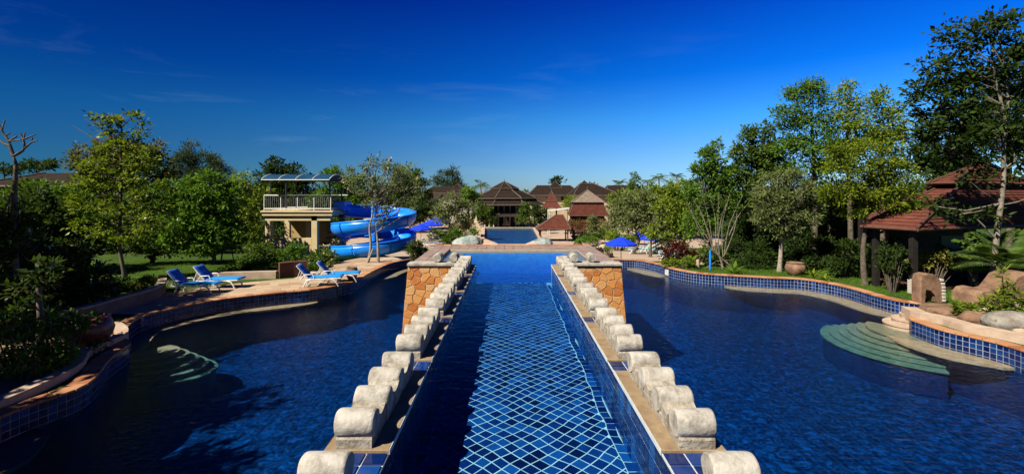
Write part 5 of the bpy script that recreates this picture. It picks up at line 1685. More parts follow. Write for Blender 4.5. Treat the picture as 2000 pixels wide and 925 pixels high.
tree('tiered_tree', 'tall slender tree with tiers of yellow green leaves at the left', 20, [(247, 540), (236, 500), (233, 460), (236, 400), (236, 330), (238, 265), (236, 228)],
     [(212, 229, 30, 9), (250, 236, 30, 13), (200, 249, 16, 6), (268, 258, 22, 8), (212, 262, 20, 8), (240, 290, 52, 16), (200, 318, 44, 16), (285, 318, 45, 20), (235, 350, 62, 20), (175, 362, 34, 18), (295, 372, 32, 18), (165, 400, 34, 18), (225, 402, 62, 22), (300, 425, 40, 30), (190, 445, 44, 20), (255, 460, 40, 18)],
     'yellow', 0.19, cov=0.8, W=0.5, r0=0.07, cr=0.26, flat=0.45, bark='bark', branch=0.35, extra=[(0.022, [(236, 300), (205, 285), (170, 262), (140, 245)]), (0.02, [(238, 292), (275, 268), (300, 248)]), (0.02, [(236, 285), (215, 262), (165, 232)]), (0.03, [(236, 425), (270, 425), (320, 440)]), (0.025, [(245, 500), (258, 470), (275, 440)])])
tree('dense_tree', 'rounded dark tree rising behind the tiered yellow green tree', 44, None, [(185, 318, 48, 34), (225, 296, 38, 26), (280, 305, 50, 34), (250, 340, 90, 36)], 'brown', 0.34, cov=1.4, r0=0.2)
tree('umbrella_tree', 'flat topped umbrella tree on the skyline at the far left', 78, None, [(75, 321, 38, 10), (60, 327, 20, 6)], 'dark', 0.6, cov=1.5, r0=0.22)
tree('umbrella_tree', 'second flat topped tree on the skyline, cut by the left edge', 80, None, [(8, 329, 34, 9)], 'dark', 0.6, cov=1.4, r0=0.22)
tree('casuarina_tree', 'feathery grey green casuarina with a pointed top on the left skyline', 50, None, [(369, 296, 11, 26), (366, 325, 24, 30), (396, 316, 30, 24), (345, 335, 18, 22), (425, 333, 22, 16), (395, 345, 50, 20), (445, 345, 12, 12)], 'pine', 0.42, W=0.16, cov=1.0, r0=0.2, out=0.8, cr=0.55)
tree('broadleaf_tree', 'bright green bushy tree behind the two left loungers', 26.5, [(418, 542), (418, 500), (414, 450), (405, 400)], [(345, 372, 48, 30), (405, 372, 52, 36), (440, 392, 34, 36), (372, 420, 52, 36), (425, 440, 46, 34), (345, 465, 42, 28), (395, 478, 40, 20), (455, 455, 26, 28)], 'bright', 0.24, cov=1.5, r0=0.11, extra=[(0.07, [(436, 545), (432, 510), (438, 470)]), (0.05, [(462, 545), (457, 510), (450, 480)])])
tree('broadleaf_tree', 'shaded green tree between the tiered tree and the bushy tree', 27.5, [(297, 540), (300, 480), (310, 430)], [(300, 400, 50, 40), (280, 450, 46, 34), (325, 440, 34, 36), (310, 485, 40, 20)], 'mid', 0.25, cov=1.4, r0=0.1)
tree('broadleaf_tree', 'loose mid green tree just left of the slide tower', 31.5, [(490, 540), (488, 470), (484, 400)], [(474, 362, 30, 30), (500, 392, 30, 34), (470, 420, 34, 36), (498, 450, 28, 28)], 'lime', 0.2, cov=1.0, r0=0.08, bark='palebark', extra=[(0.02, [(500, 500), (490, 460), (470, 430)]), (0.02, [(505, 500), (515, 460), (500, 425)]), (0.02, [(520, 495), (528, 450), (505, 440)])])
tree('dense_tree', 'dark round topped tree behind the canopy of the slide tower', 47, None, [(542, 326, 26, 17), (578, 331, 17, 12), (552, 352, 52, 20), (530, 385, 60, 30), (590, 380, 40, 30)], 'dark', 0.36, cov=1.6, r0=0.2)
tree('broadleaf_tree', 'green tree filling the gap between the tower and the plumeria', 42, None, [(655, 350, 30, 22), (690, 365, 36, 30), (640, 385, 34, 24), (700, 400, 40, 26), (670, 420, 50, 26)], 'bright', 0.3, cov=1.3, r0=0.16)
tree('dense_tree', 'dark green tree behind the right half of the plumeria', 75, None, [(798, 345, 30, 26), (815, 372, 28, 34), (775, 385, 40, 30), (800, 410, 40, 22)], 'mid', 0.5, cov=1.4, r0=0.16)
tree('dense_tree', 'dark trees seen through the open ground floor of the slide tower', 36, None, [(540, 450, 40, 34), (600, 460, 40, 30), (560, 480, 60, 16), (650, 455, 30, 30)], 'dark', 0.28, cov=1.6, r0=0.14, branch=0.15)
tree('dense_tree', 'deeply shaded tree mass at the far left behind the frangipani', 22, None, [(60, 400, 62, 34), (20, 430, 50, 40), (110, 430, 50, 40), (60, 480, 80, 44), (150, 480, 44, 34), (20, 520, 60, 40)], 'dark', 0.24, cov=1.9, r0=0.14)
tree('broadleaf_tree', 'sunlit green tree left of the tiered tree, in front of the brown roof', 24, None, [(95, 372, 36, 20), (140, 385, 34, 26), (70, 400, 34, 22), (118, 418, 46, 26)], 'bright', 0.22, cov=1.2, r0=0.1)
tree('broadleaf_tree', 'green hedge of trees far behind the lawn on the left', 40, None, [(140, 440, 80, 50), (260, 430, 90, 50), (380, 420, 90, 56), (200, 480, 120, 24), (420, 475, 90, 26), (50, 420, 70, 60)], 'mid', 0.34, cov=1.7, r0=0.2, branch=0.15)
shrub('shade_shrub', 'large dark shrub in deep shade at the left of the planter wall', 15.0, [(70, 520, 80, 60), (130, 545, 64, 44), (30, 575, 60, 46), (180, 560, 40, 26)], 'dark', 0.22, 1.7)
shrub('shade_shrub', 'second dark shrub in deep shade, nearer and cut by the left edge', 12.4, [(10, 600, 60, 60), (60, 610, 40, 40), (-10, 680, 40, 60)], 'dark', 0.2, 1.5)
shrub('flowering_shrub', 'low green shrub with yellow flowers on the planter wall left of the loungers', 18.6, [(250, 556, 42, 15), (215, 563, 22, 10), (290, 548, 18, 12)], 'mid', 0.13, 1.5, flowers=('gold', 14, 0.10))
shrub('leafy_shrub', 'broad leaved green shrub at the left front above the red pot', 10.6, [(125, 628, 34, 20), (155, 630, 26, 15), (95, 640, 26, 18)], 'bright', 0.15, 1.0, 0.55)
shrub('leafy_shrub', 'narrow leaved green shrub left of the red pot, cut by the left edge', 9.6, [(40, 670, 50, 36), (20, 730, 40, 34), (80, 700, 34, 30), (10, 640, 30, 30)], 'bright', 0.17, 0.9, 0.25, out=0.9)
shrub('leafy_shrub', 'small green tuft growing right of the red pot', 11.3, [(178, 668, 16, 16), (190, 680, 9, 9)], 'mid', 0.13, 1.1, 0.4, out=0.9)
for lab, px, d, top in (('dark slim trunk standing in the left planter', 76, 11.0, 560),):
    g = gz(px, d); t = thing('slim_tree', lab, 'tree', (g.x, d, 0.5))
    MB().tube([(0, 0, -0.1), (0.05, 0, 0.8), (0.0, 0, CZ - (top - VY) * d / F - 0.5)], 0.09, 0.06, n=8).build('trunk', M['bark'], t)
    wb = to_world_blobs([(px, top, 40, 22), (px + 15, top - 30, 30, 20)], d)
    C_, A_, _ = clump_leaves(wb, 0.2, 0.9); leaf_object('crown', C_, A_, 0.2, 0.45, LM['dark'], t, (g.x, d, 0.5))
shrub('tower_shrub', 'green shrub below the cream parapet of the slide tower', 26.5, [(575, 500, 26, 24), (545, 506, 22, 18)], 'bright', 0.18, 1.4)
shrub('tower_shrub', 'green shrub with cream flowers at the right foot of the slide tower', 25.5, [(625, 505, 26, 20), (648, 508, 14, 16)], 'mid', 0.18, 1.4, flowers=('flower', 12, 0.16))
shrub('tower_shrub', 'leafy shrub in front of the left tower column', 26.0, [(510, 500, 30, 26), (485, 512, 26, 18)], 'mid', 0.18, 1.4)
shrub('tower_shrub', 'small shrub with a large cream flower cluster behind the right loungers', 22.2, [(640, 520, 10, 10)], 'mid', 0.12, 1.2, flowers=('flower', 16, 0.13))
shrub('tower_shrub', 'dark shrub behind the maroon block wall', 23.2, [(565, 520, 26, 16), (535, 524, 20, 13), (600, 524, 24, 12)], 'mid', 0.16, 1.4)
shrub('lawn_shrub', 'row of low green plants behind the pale planter wall', 23.0, [(470, 522, 30, 12), (510, 522, 26, 14), (445, 530, 18, 8)], 'bright', 0.15, 1.3, 0.3)
# plumeria in front of the slide
px_extra = [(0.10, [z2(955, 800), z2(952, 650), z2(942, 560)]), (0.05, [z2(935, 520), z2(985, 500), z2(1040, 420), z2(1060, 380)]), (0.055, [z2(925, 400), z2(905, 330), z2(900, 250), z2(870, 190)]), (0.05, [z2(930, 420), z2(960, 300), z2(1010, 220), z2(1030, 130)]),
            (0.04, [z2(905, 340), z2(870, 320), z2(800, 330), z2(760, 290)]), (0.04, [z2(985, 500), z2(1080, 440), z2(1150, 330), z2(1200, 300)]), (0.035, [z2(960, 310), z2(1080, 260), z2(1120, 200)]), (0.035, [z2(900, 260), z2(940, 180), z2(930, 110)]), (0.035, [z2(870, 200), z2(810, 190), z2(780, 160)]), (0.05, [z2(960, 560), z2(975, 545), z2(1000, 480)]), (0.035, [z2(1050, 400), z2(1110, 350), z2(1115, 290)])]
pl = tree('plumeria_tree', 'sparse plumeria with curving pale branches and white blooms before the slide', 26, [z2(880, 815), z2(902, 700), z2(905, 620), z2(898, 540), z2(920, 440), z2(915, 360)],
     [(700, 340, 26, 18), (738, 322, 36, 16), (778, 335, 30, 20), (712, 366, 32, 14), (760, 360, 38, 18), (800, 362, 26, 22), (740, 395, 46, 12), (808, 390, 18, 18), (688, 360, 14, 12), (735, 432, 14, 10)],
     'grey', 0.19, cov=0.55, W=0.36, r0=0.075, bark='palebark', cr=0.22, branch=0.35, extra=px_extra, out=0.9, tw=0.03)
c2, a2 = [], []
for q in ((795, 369), (670, 354), (682, 366), (754, 331), (762, 312), (786, 356), (728, 345), (815, 350), (712, 330)):
    p = P(*q, 25.6)
    for k in range(16):
        c2.append(np.array(p) + rng.normal(size=3) * 0.03); a2.append(rng.normal(size=3))
leaf_object('blossoms', np.array(c2), norm(np.array(a2)), 0.15, 0.6, LM['flower'], pl, pl.location)
MB().tube([P(*z2(862, 820), 25.7) - pl.location, P(*z2(920, 680), 25.95) - pl.location], 0.045, n=6).build('prop_stake', M['palebark'], pl)
shrub('round_shrub', 'rounded dark shrub left of the raised pool corner', 29, [(815, 486, 19, 16), (808, 494, 14, 12)], 'mid', 0.16, 1.6)
shrub('clipped_hedge', 'dark clipped hedge above the left parasols', 70, [(812, 412, 26, 18), (838, 405, 26, 16), (800, 425, 20, 14), (850, 418, 22, 14)], 'dark', 0.3, 2.0)
tree('plumeria_tree', 'silvery plumeria left of the far pool beside the orange bush', 57, [(876, 455), (878, 438), (884, 420)], [(884, 396, 26, 20), (866, 415, 24, 20), (905, 410, 24, 20), (880, 435, 26, 16), (908, 432, 14, 12)], 'grey', 0.34, cov=0.9, r0=0.12, bark='palebark')
shrub('orange_bush', 'bright orange leaved bush at the left edge of the far pool', 60, [(911, 436, 10, 11), (907, 445, 9, 6)], 'orange', 0.34, 1.8)
shrub('pool_shrub', 'low green plants in front of the silvery plumeria', 54, [(875, 462, 16, 9), (896, 457, 20, 10), (925, 452, 10, 7)], 'bright', 0.28, 1.5)
tree('casuarina_tree', 'pale feathery casuarina on the skyline left of the hall', 125, None, [(862, 350, 16, 14), (884, 343, 14, 14), (872, 362, 34, 10), (898, 355, 10, 9)], 'pine', 1.0, W=0.16, cov=1.2, r0=0.3, out=0.8)
tree('broadleaf_tree', 'bright green tree touching the left eave of the hall', 82, None, [(914, 378, 13, 16), (925, 386, 12, 10), (905, 392, 12, 10)], 'bright', 0.5, cov=1.6, r0=0.2)
tree('courtyard_tree', 'dark leafy tree at the left front of the hall', 78, None, [(952, 414, 14, 12), (940, 408, 12, 14), (958, 428, 12, 10), (932, 425, 14, 14)], 'mid', 0.44, cov=1.4, r0=0.15)
tree('courtyard_tree', 'dark leafy tree at the right front of the hall, nearer the steps', 77, None, [(1024, 408, 12, 14), (1034, 422, 16, 14), (1020, 428, 10, 10)], 'mid', 0.44, cov=1.4, r0=0.15)
tree('courtyard_tree', 'dark leafy tree between the hall and the small red gazebo', 74, None, [(1056, 414, 14, 14), (1062, 430, 16, 12), (1046, 404, 10, 8)], 'dark', 0.42, cov=1.5, r0=0.15)
tree('courtyard_tree', 'yellow green palm like tree between the two red gazebos', 84, None, [(1112, 392, 14, 9), (1124, 398, 12, 10), (1104, 402, 10, 8)], 'lime', 0.5, cov=1.2, W=0.2, r0=0.15)
tree('dense_tree', 'dark tree top behind the beige building right of the hall', 135, None, [(1088, 355, 15, 8)], 'dark', 0.9, cov=1.6, r0=0.3)
tree('dense_tree', 'dark green tree at the right end of the far roofs', 104, None, [(1155, 365, 10, 9), (1164, 372, 12, 9)], 'mid', 0.7, cov=1.3, r0=0.3)
tree('conifer_tree', 'pointed dark evergreen on the skyline right of the gazebo', 92, None, [(1241, 347, 6, 9), (1241, 360, 14, 10), (1240, 374, 22, 12), (1236, 388, 26, 10)], 'mid', 0.6, cov=1.7, r0=0.25)
# --- right garden
tree('plumeria_tree', 'speckled grey green plumeria right of the grey capped gazebo', 47, [(1200, 480), (1202, 455), (1206, 430)], [(1210, 408, 22, 22), (1224, 395, 24, 20), (1214, 428, 28, 20), (1194, 440, 12, 11), (1240, 415, 22, 22)], 'grey', 0.28, cov=1.1, r0=0.13)
tree('plumeria_tree', 'grey green plumeria with a dark leaning trunk above the blue parasol', 38, [(1243, 505), (1238, 490), (1248, 470), (1243, 455), (1248, 440)], [(1245, 385, 34, 18), (1270, 402, 32, 24), (1240, 420, 36, 20), (1280, 432, 28, 20), (1225, 440, 22, 14), (1258, 440, 30, 14)], 'grey', 0.26, cov=1.0, r0=0.15, bark='bark')
tree('plumeria_tree', 'green plumeria with upright dark trunk over the teal loungers', 34, [(1270, 506), (1271, 485), (1272, 462)], [(1300, 405, 30, 22), (1322, 430, 28, 26), (1298, 450, 32, 20), (1335, 458, 22, 18), (1275, 455, 20, 14)], 'lime', 0.24, cov=1.1, r0=0.11)
tree('broadleaf_tree', 'yellowish tree mass behind the plumerias on the right', 60, None, [(1290, 380, 36, 20), (1330, 375, 34, 24), (1300, 400, 50, 24), (1345, 405, 34, 30), (1220, 392, 40, 20)], 'lime', 0.4, cov=1.5, r0=0.2)
tree('broadleaf_tree', 'upright bright green tree with a pointed top left of the tall trees', 32, None, [(1394, 286, 12, 18), (1388, 312, 24, 24), (1372, 335, 22, 20), (1402, 345, 28, 28), (1370, 372, 36, 26), (1410, 385, 34, 30), (1385, 415, 40, 26), (1360, 440, 30, 24)], 'bright', 0.25, cov=1.4, r0=0.14)
stems = [(0.05, [(1432, 524), (1408, 503), (1388, 485), (1378, 478)])]
for a, b, c, in (((1390, 489), (1362, 440), (1341, 393)), ((1392, 487), (1375, 430), (1352, 385)), ((1393, 487), (1385, 430), (1371, 378)), ((1396, 488), (1398, 430), (1384, 372)), ((1405, 500), (1402, 440), (1404, 380)), ((1412, 502), (1410, 440), (1425, 380)), ((1414, 500), (1424, 440), (1450, 382)), ((1414, 500), (1434, 450), (1440, 410)), ((1400, 490), (1408, 430), (1418, 400)), ((1385, 470), (1360, 430), (1350, 410)), ((1390, 470), (1372, 420), (1362, 400)), ((1424, 460), (1440, 425), (1458, 400))):
    stems.append((0.026, [a, b, c]))
stems += [(0.025, [(1378, 524), (1400, 510), (1428, 508)]), (0.03, [(1398, 512), (1420, 525), (1440, 532)])]
tree('bare_shrub', 'leafless many stemmed pale shrub fanning upward behind the right pool', 24, [(1411, 533), (1410, 515), (1404, 498), (1396, 486)], [(1400, 385, 50, 14), (1440, 400, 22, 14), (1360, 400, 22, 12)], 'mid', 0.13, cov=0.12, r0=0.055, bark='twig', extra=stems, branch=0.0)
tree('feathery_tree', 'soft grey green tree with a pale trunk behind the right pool edge', 23, [(1522, 526), (1525, 490), (1526, 455), (1528, 420)], [(1530, 345, 38, 18), (1505, 375, 36, 22), (1555, 375, 40, 24), (1525, 405, 50, 24), (1492, 425, 30, 24), (1560, 430, 36, 26), (1520, 448, 32, 16), (1580, 400, 22, 20)], 'grey', 0.19, cov=1.25, W=0.3, r0=0.10, bark='palebark')
tree('tall_tree', 'tall green tree with several loose leafy spires behind the grey green tree', 32, [(1590, 530), (1592, 420), (1590, 320), (1585, 240)],
     [(1580, 158, 16, 20), (1562, 180, 26, 16), (1600, 178, 18, 14), (1578, 205, 34, 20), (1525, 228, 18, 16), (1545, 248, 30, 18), (1600, 240, 40, 22), (1560, 285, 48, 26), (1620, 280, 40, 28), (1580, 325, 60, 26), (1545, 180, 10, 8)], 'bright', 0.24, cov=1.15, r0=0.17, cr=0.55)
tree('tall_tree', 'tall loose crowned tree with a narrow top right of the leafy spires', 31, [(1662, 530), (1660, 400), (1655, 300), (1655, 220)],
     [(1655, 168, 14, 16), (1645, 190, 20, 16), (1650, 215, 22, 18), (1640, 245, 26, 20), (1668, 262, 30, 22), (1650, 300, 46, 26)], 'lime', 0.24, cov=1.0, r0=0.15, cr=0.5)
tree('tall_tree', 'olive green tree crown between the yellow tree and the dark big leaved tree', 30, [(1725, 530), (1722, 400), (1722, 280)],
     [(1720, 195, 24, 16), (1700, 212, 24, 18), (1738, 220, 24, 20), (1715, 245, 40, 22), (1755, 245, 18, 14), (1735, 275, 44, 22), (1690, 272, 26, 20)], 'lime', 0.24, cov=1.05, r0=0.15, cr=0.5)
tree('tall_tree', 'dark green tree at the left end of the tall right trees', 34, [(1480, 520), (1482, 420), (1480, 330)],
     [(1468, 262, 26, 18), (1490, 285, 34, 28), (1455, 300, 28, 26), (1475, 335, 44, 30), (1515, 325, 30, 36), (1455, 380, 44, 36), (1505, 250, 16, 12), (1440, 340, 22, 26)], 'mid', 0.27, cov=1.4, r0=0.16)
tree('yellow_tree', 'yellow green tree with a dark forked trunk in front of the pavilion', 19.6, [(1690, 556), (1686, 520), (1686, 480), (1692, 430), (1692, 385), (1698, 340)],
     [(1652, 300, 36, 18), (1700, 292, 36, 18), (1730, 318, 40, 20), (1760, 340, 30, 18), (1640, 335, 34, 20), (1690, 335, 46, 22), (1735, 362, 40, 22), (1655, 368, 36, 22), (1700, 380, 34, 20), (1625, 385, 24, 18), (1765, 385, 22, 16), (1665, 410, 24, 14), (1730, 400, 24, 14), (1785, 405, 24, 12), (1765, 425, 24, 10), (1740, 435, 18, 8)], 'yellow', 0.15, cov=1.0, W=0.4, r0=0.10, cr=0.28, flat=0.6, branch=0.45)
tree('big_leaf_tree', 'tall dark big leaved tree with pale forked stems at the right edge', 17, [(1936, 560), (1945, 480), (1952, 420), (1960, 350), z7(1330, 800), z7(1345, 650), z7(1357, 500), z7(1340, 340)],
     [(1853, 58, 13, 18), (1858, 88, 15, 16), (1862, 118, 20, 14), (1812, 128, 20, 10), (1836, 146, 24, 12), (1796, 172, 18, 12), (1780, 202, 16, 8), (1820, 188, 30, 16), (1862, 165, 34, 24), (1900, 140, 30, 26), (1908, 78, 18, 26), (1938, 45, 16, 18), (1938, 80, 16, 22), (1972, 50, 22, 22), (1990, 95, 26, 30), (1950, 140, 34, 34), (1985, 170, 30, 36), (1830, 225, 36, 22), (1885, 215, 44, 30), (1800, 250, 34, 18), (1860, 265, 46, 22), (1930, 230, 40, 34), (1985, 240, 34, 34), (1900, 300, 46, 20), (2010, 130, 30, 60), (1905, 345, 28, 10), (1862, 418, 22, 8), (1925, 425, 26, 9), (1830, 398, 16, 7), (1985, 330, 26, 18), (1990, 300, 30, 24)],
     'dark', 0.21, cov=1.25, W=0.5, r0=0.085, bark='twig', cr=0.32, branch=0.35, tw=0.024, extra=[(0.07, [z7(1357, 500), z7(1400, 470), z7(1430, 400), z7(1450, 330)]), (0.06, [z7(1345, 640), z7(1300, 450), z7(1270, 330), z7(1265, 190)]), (0.05, [z7(1330, 820), z7(1280, 720), z7(1260, 660)]), (0.045, [z7(1160, 880), z7(1060, 790), z7(1000, 762)]), (0.04, [z7(1130, 760), z7(1110, 690), z7(1080, 610)]), (0.04, [z7(1420, 900), z7(1380, 780), z7(1395, 640)]), (0.03, [z7(1300, 860), z7(1270, 800), z7(1280, 740)]), (0.045, [(1948, 470), (1925, 445), (1905, 425)]), (0.03, [(1955, 400), (1985, 395), (2010, 385)])])
tree('dense_tree', 'dark tree mass behind the pavilion roof at the right edge', 34, None, [(1830, 280, 44, 30), (1900, 260, 50, 40), (1970, 260, 50, 50), (1790, 310, 36, 26), (1860, 320, 60, 26), (1960, 190, 50, 50)], 'dark', 0.28, cov=1.4, r0=0.2)
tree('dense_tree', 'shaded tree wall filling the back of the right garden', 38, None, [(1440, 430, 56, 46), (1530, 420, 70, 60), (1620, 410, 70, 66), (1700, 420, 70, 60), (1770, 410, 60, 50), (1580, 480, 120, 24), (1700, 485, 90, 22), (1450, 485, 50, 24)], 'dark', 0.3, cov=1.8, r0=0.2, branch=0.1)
shrub('understory_shrub', 'dark understory shrub left of the pale trunk by the right pool', 27, [(1460, 490, 40, 28), (1490, 510, 30, 20)], 'dark', 0.2, 1.6)
shrub('understory_shrub', 'dark understory shrub right of the pale trunk by the right pool', 26, [(1580, 485, 44, 28), (1630, 500, 36, 24), (1560, 512, 30, 14)], 'dark', 0.2, 1.6)
shrub('understory_shrub', 'dark understory shrub beside the yellow tree trunk', 24, [(1660, 500, 34, 28), (1720, 500, 30, 26)], 'dark', 0.2, 1.5)
shrub('understory_shrub', 'tall dark shrub against the front left post of the pavilion', 18.2, [(1742, 500, 18, 28), (1760, 520, 14, 14), (1728, 520, 12, 12)], 'dark', 0.15, 1.4)
shrub('red_shrub', 'red purple leaved shrub behind the right pool edge', 25.2, [(1322, 492, 22, 20), (1305, 502, 14, 14), (1345, 500, 16, 16)], 'red', 0.15, 1.5, 0.35)
shrub('edge_plant', 'bright green low plant in front of the red purple shrub', 24.4, [(1315, 514, 12, 8), (1345, 514, 16, 12), (1300, 512, 8, 6)], 'lime', 0.14, 1.3, 0.3)
shrub('croton_hedge', 'cream and yellow croton hedge in front of the pavilion', 18.6, [(1815, 500, 22, 14), (1840, 505, 26, 16), (1795, 512, 16, 14), (1870, 510, 20, 14)], 'cream', 0.12, 1.4)
shrub('croton_hedge', 'cream croton at the right edge below the palm fronds', 17.4, [(1990, 505, 22, 18), (1968, 512, 12, 10)], 'cream', 0.12, 1.3)
shrub('white_flower_plant', 'white flowering plant among the teal loungers', 34, [(1303, 478, 9, 14), (1310, 488, 8, 10)], 'flower', 0.15, 1.4)
shrub('pool_shrub', 'low green plants beside the cream boulder by the blue parasol', 33, [(1192, 484, 8, 6), (1150, 470, 16, 8), (1130, 473, 12, 6)], 'bright', 0.16, 1.3)
shrub('pool_shrub', 'tall dry grass clump behind the thatched hut', 60, [(1125, 440, 18, 14), (1150, 450, 24, 12), (1172, 455, 18, 14)], 'brown', 0.34, 1.0, 0.14)

for k, (lab, px, d, bl, lm_) in enumerate((('dark green shrub at the blue post by the right pool', 1400, 25.5, [(1385, 500, 26, 20), (1415, 508, 24, 16)], 'mid'),
        ('dark green shrub between the blue post and the grey green tree', 1470, 24.0, [(1465, 512, 26, 16), (1490, 515, 20, 14)], 'dark'),
        ('low dark shrub behind the squat stone pot', 1560, 23.4, [(1555, 512, 26, 16), (1590, 510, 24, 14)], 'dark'),
        ('dark shrub hugging the pool edge left of the yellow tree', 1650, 21.5, [(1640, 518, 26, 18), (1668, 525, 20, 16)], 'dark'),
        ('leafy shrub under the yellow tree beside the pavilion', 1725, 21.0, [(1722, 505, 22, 20), (1745, 490, 16, 24)], 'mid'),
        ('dense green shrub left of the far mound', 905, 54, [(880, 466, 18, 8), (850, 455, 12, 8)], 'mid'),
        ('green shrub in front of the red gazebo base', 1150, 52, [(1150, 464, 22, 7), (1182, 456, 16, 10)], 'mid'),
        ('green shrub under the plumerias right of the gazebo', 1205, 44, [(1205, 462, 22, 14), (1235, 468, 18, 10)], 'lime'))):
    shrub('garden_shrub', lab, d, bl, lm_, 0.007 * d, 1.5)
tree('plumeria_tree', 'small plumeria in front of the grey capped gazebo', 54, [(1166, 470), (1166, 452)], [(1158, 432, 12, 11), (1170, 442, 14, 11), (1150, 446, 9, 8)], 'grey', 0.32, cov=1.0, r0=0.1)
# --- blades and fronds: every large leaf is a part
def blade(L, w_, bend, m_, n=6):
    vs, fs = [], []
    for i in range(n + 1):
        u = i / n
        x = L * (u - 0.18 * bend * u * u); z = -bend * L * 0.55 * u * u
        ww = w_ * math.sin(PI * min(1, 0.12 + 0.88 * u)) ** 0.7 * (1 - 0.25 * u)
        vs += [(x, -ww, z + 0.25 * ww), (x, 0, z), (x, ww, z + 0.25 * ww)]
    for i in range(n):
        a = i * 3
        fs += [(a, a + 3, a + 4, a + 1), (a + 1, a + 4, a + 5, a + 2)]
    return MB().add(vs, fs, True).mesh('leaf', m_)
def frond(L, m_, n=26, wl=0.32, bend=0.7, droop=0.5):
    vs, fs = [], []
    def at(u): return Vector((L * (u - 0.15 * bend * u * u), 0, -bend * L * 0.6 * u * u))
    for i in range(n):
        u = 0.10 + 0.9 * i / n
        c = at(u); ln = wl * L * math.sin(PI * (0.12 + 0.85 * u)) ** 0.8
        for s in (-1, 1):
            tip = c + Vector((ln * 0.45, s * ln, -droop * ln)); a = c + Vector((0.020 * L, 0, 0)); m1 = (c + tip) / 2 + Vector((0.02 * L, 0, 0.06 * ln))
            b = len(vs); vs += [tuple(c), tuple(m1 - Vector((.03 * L, 0, 0))), tuple(tip), tuple(m1 + Vector((.012 * L, 0, 0)))]
            fs.append((b, b + 1, b + 2, b + 3))
    mb = MB(); mb.add(vs, fs)
    mb.tube([at(k / 8) for k in range(9)], 0.012 * L, 0.003 * L, n=4)
    return mb.mesh('frond', m_)
def rosette(name, label, cat, loc, meshes, n, el0, el1, seed, stem=None, part='leaf', sc=(0.8, 1.15), az=(0, 2 * PI)):
    rr = random.Random(seed)
    t = thing(name, label, cat, loc)
    top = Vector((0, 0, 0))
    if stem:
        pts, r0, r1, m_ = stem
        MB().tube(pts, r0, r1, n=8).build('trunk', m_, t); top = Vector(pts[-1])
    for k in range(n):
        a = az[0] + (az[1] - az[0]) * (k + rr.uniform(-.3, .3)) / n
        o = inst(part, meshes[rr.randrange(len(meshes))], t, top, (0, -R(rr.uniform(el0, el1)), a))
        s_ = rr.uniform(*sc); o.scale = (s_, s_, s_)
    return t
BL = [blade(0.9, 0.05, b, LM['lime']) for b in (0.3, 0.7, 1.1)]
BB = [blade(1.0, 0.14, b, LM['bright']) for b in (0.4, 0.9)]
p = gz(1597, 20.9); rosette('spiky_plant', 'long leaved yellow green plant behind the blue wall right of the stone pot', 'plant', (p.x, 21.25, .44), BL, 14, 25, 75, 1)
p = gz(1622, 20.3); rosette('spiky_plant', 'smaller yellow green fern like plant right of the long leaved plant', 'plant', (p.x, 20.7, .44), [blade(.55, .05, .8, LM['lime'])], 14, 20, 60, 2)
p = gz(1440, 22.1); rosette('banana_plant', 'young banana like plant with one upright bright leaf at the pool edge', 'plant', (p.x, 22.4, .44), BB, 7, 30, 85, 3, sc=(0.6, 0.85))
p = gz(1352, 24.0); rosette('banana_plant', 'young green plant behind the stake at the right pool edge', 'plant', (p.x, 24.3, .44), BB, 8, 40, 85, 4, sc=(0.7, 1.0))
p = gz(1762, 18.8); rosette('spiky_plant', 'small bright spiky plant on the lawn behind the mosaic frame', 'plant', (p.x, 19.3, .44), [blade(.7, .035, .5, LM['bright'])], 18, 35, 85, 5)
FR = [frond(1.75, LM['mid'], bend=b) for b in (0.45, 0.75)]
p = gz(1968, 16.6); rosette('fan_palm', 'low palm with long arching green fronds under the right pavilion eave', 'palm', (p.x, 16.9, .44), FR, 15, 12, 70, 6, stem=([(0, 0, 0), (0.03, 0, .7), (0, 0, 1.35)], .15, .11, M['bark']), part='frond')
FR2 = [frond(1.5, LM['mid'], bend=b) for b in (0.5, 0.8)]
p = gz(1905, 18.4); rosette('fan_palm', 'second low palm left of the arching palm, partly in shade', 'palm', (p.x, 18.4, .44), FR2, 11, 15, 65, 16, stem=([(0, 0, 0), (0.0, 0, .8)], .11, .09, M['bark']), part='frond')
# whorled plants in the right planter
def whorl_plant(label, px, py, d, stems_, L, seed, lm='lime'):
    rr = random.Random(seed)
    b = P(px, py, d); b.z = 0.54
    t = thing('whorled_plant', label, 'plant', b)
    mb = MB(); C_, A_ = [], []
    for (tx, ty) in stems_:
        tp_ = P(tx, ty, d + rr.uniform(-.15, .15)) - b
        pts = [Vector((0, 0, 0)), Vector((tp_.x * .6, tp_.y * .5, tp_.z * .45)), tp_]
        pts = smooth_path(pts, 6)
        mb.tube(pts, 0.016, 0.008, n=5)
        for i, q in enumerate(pts):
            if i < 3: continue
            for k in range(13):
                a = rr.uniform(0, 2 * PI); C_.append(tuple(q + Vector((0, 0, rr.uniform(-.03, .03))))); A_.append((math.cos(a), math.sin(a), rr.uniform(-.25, .75) + (0.8 if i == len(pts) - 1 else 0)))
    mb.build('stems', M['bark'], t)
    leaf_object('leaves', np.array(C_), norm(np.array(A_)), L, 0.17, LM[lm], t, (0, 0, 0))
whorl_plant('tall bushy plant with whorls of narrow bright leaves in the right planter', 1962, 622, 13.6, [(1958, 528), (1985, 568), (1942, 600), (1925, 590), (1995, 590), (1968, 560), (1948, 575), (2008, 600), (1930, 612)], 0.26, 5)
whorl_plant('low trailing plant with narrow bright leaves at the left of the right planter', 1885, 618, 14.1, [(1862, 590), (1880, 594), (1898, 598), (1912, 596), (1870, 600)], 0.2, 6)
whorl_plant('narrow leaved plant with lit leaf tips beside the dark slim trunk', 110, 720, 10.0, [(95, 610), (120, 650), (140, 690), (60, 640), (85, 690)], 0.24, 7, 'bright')

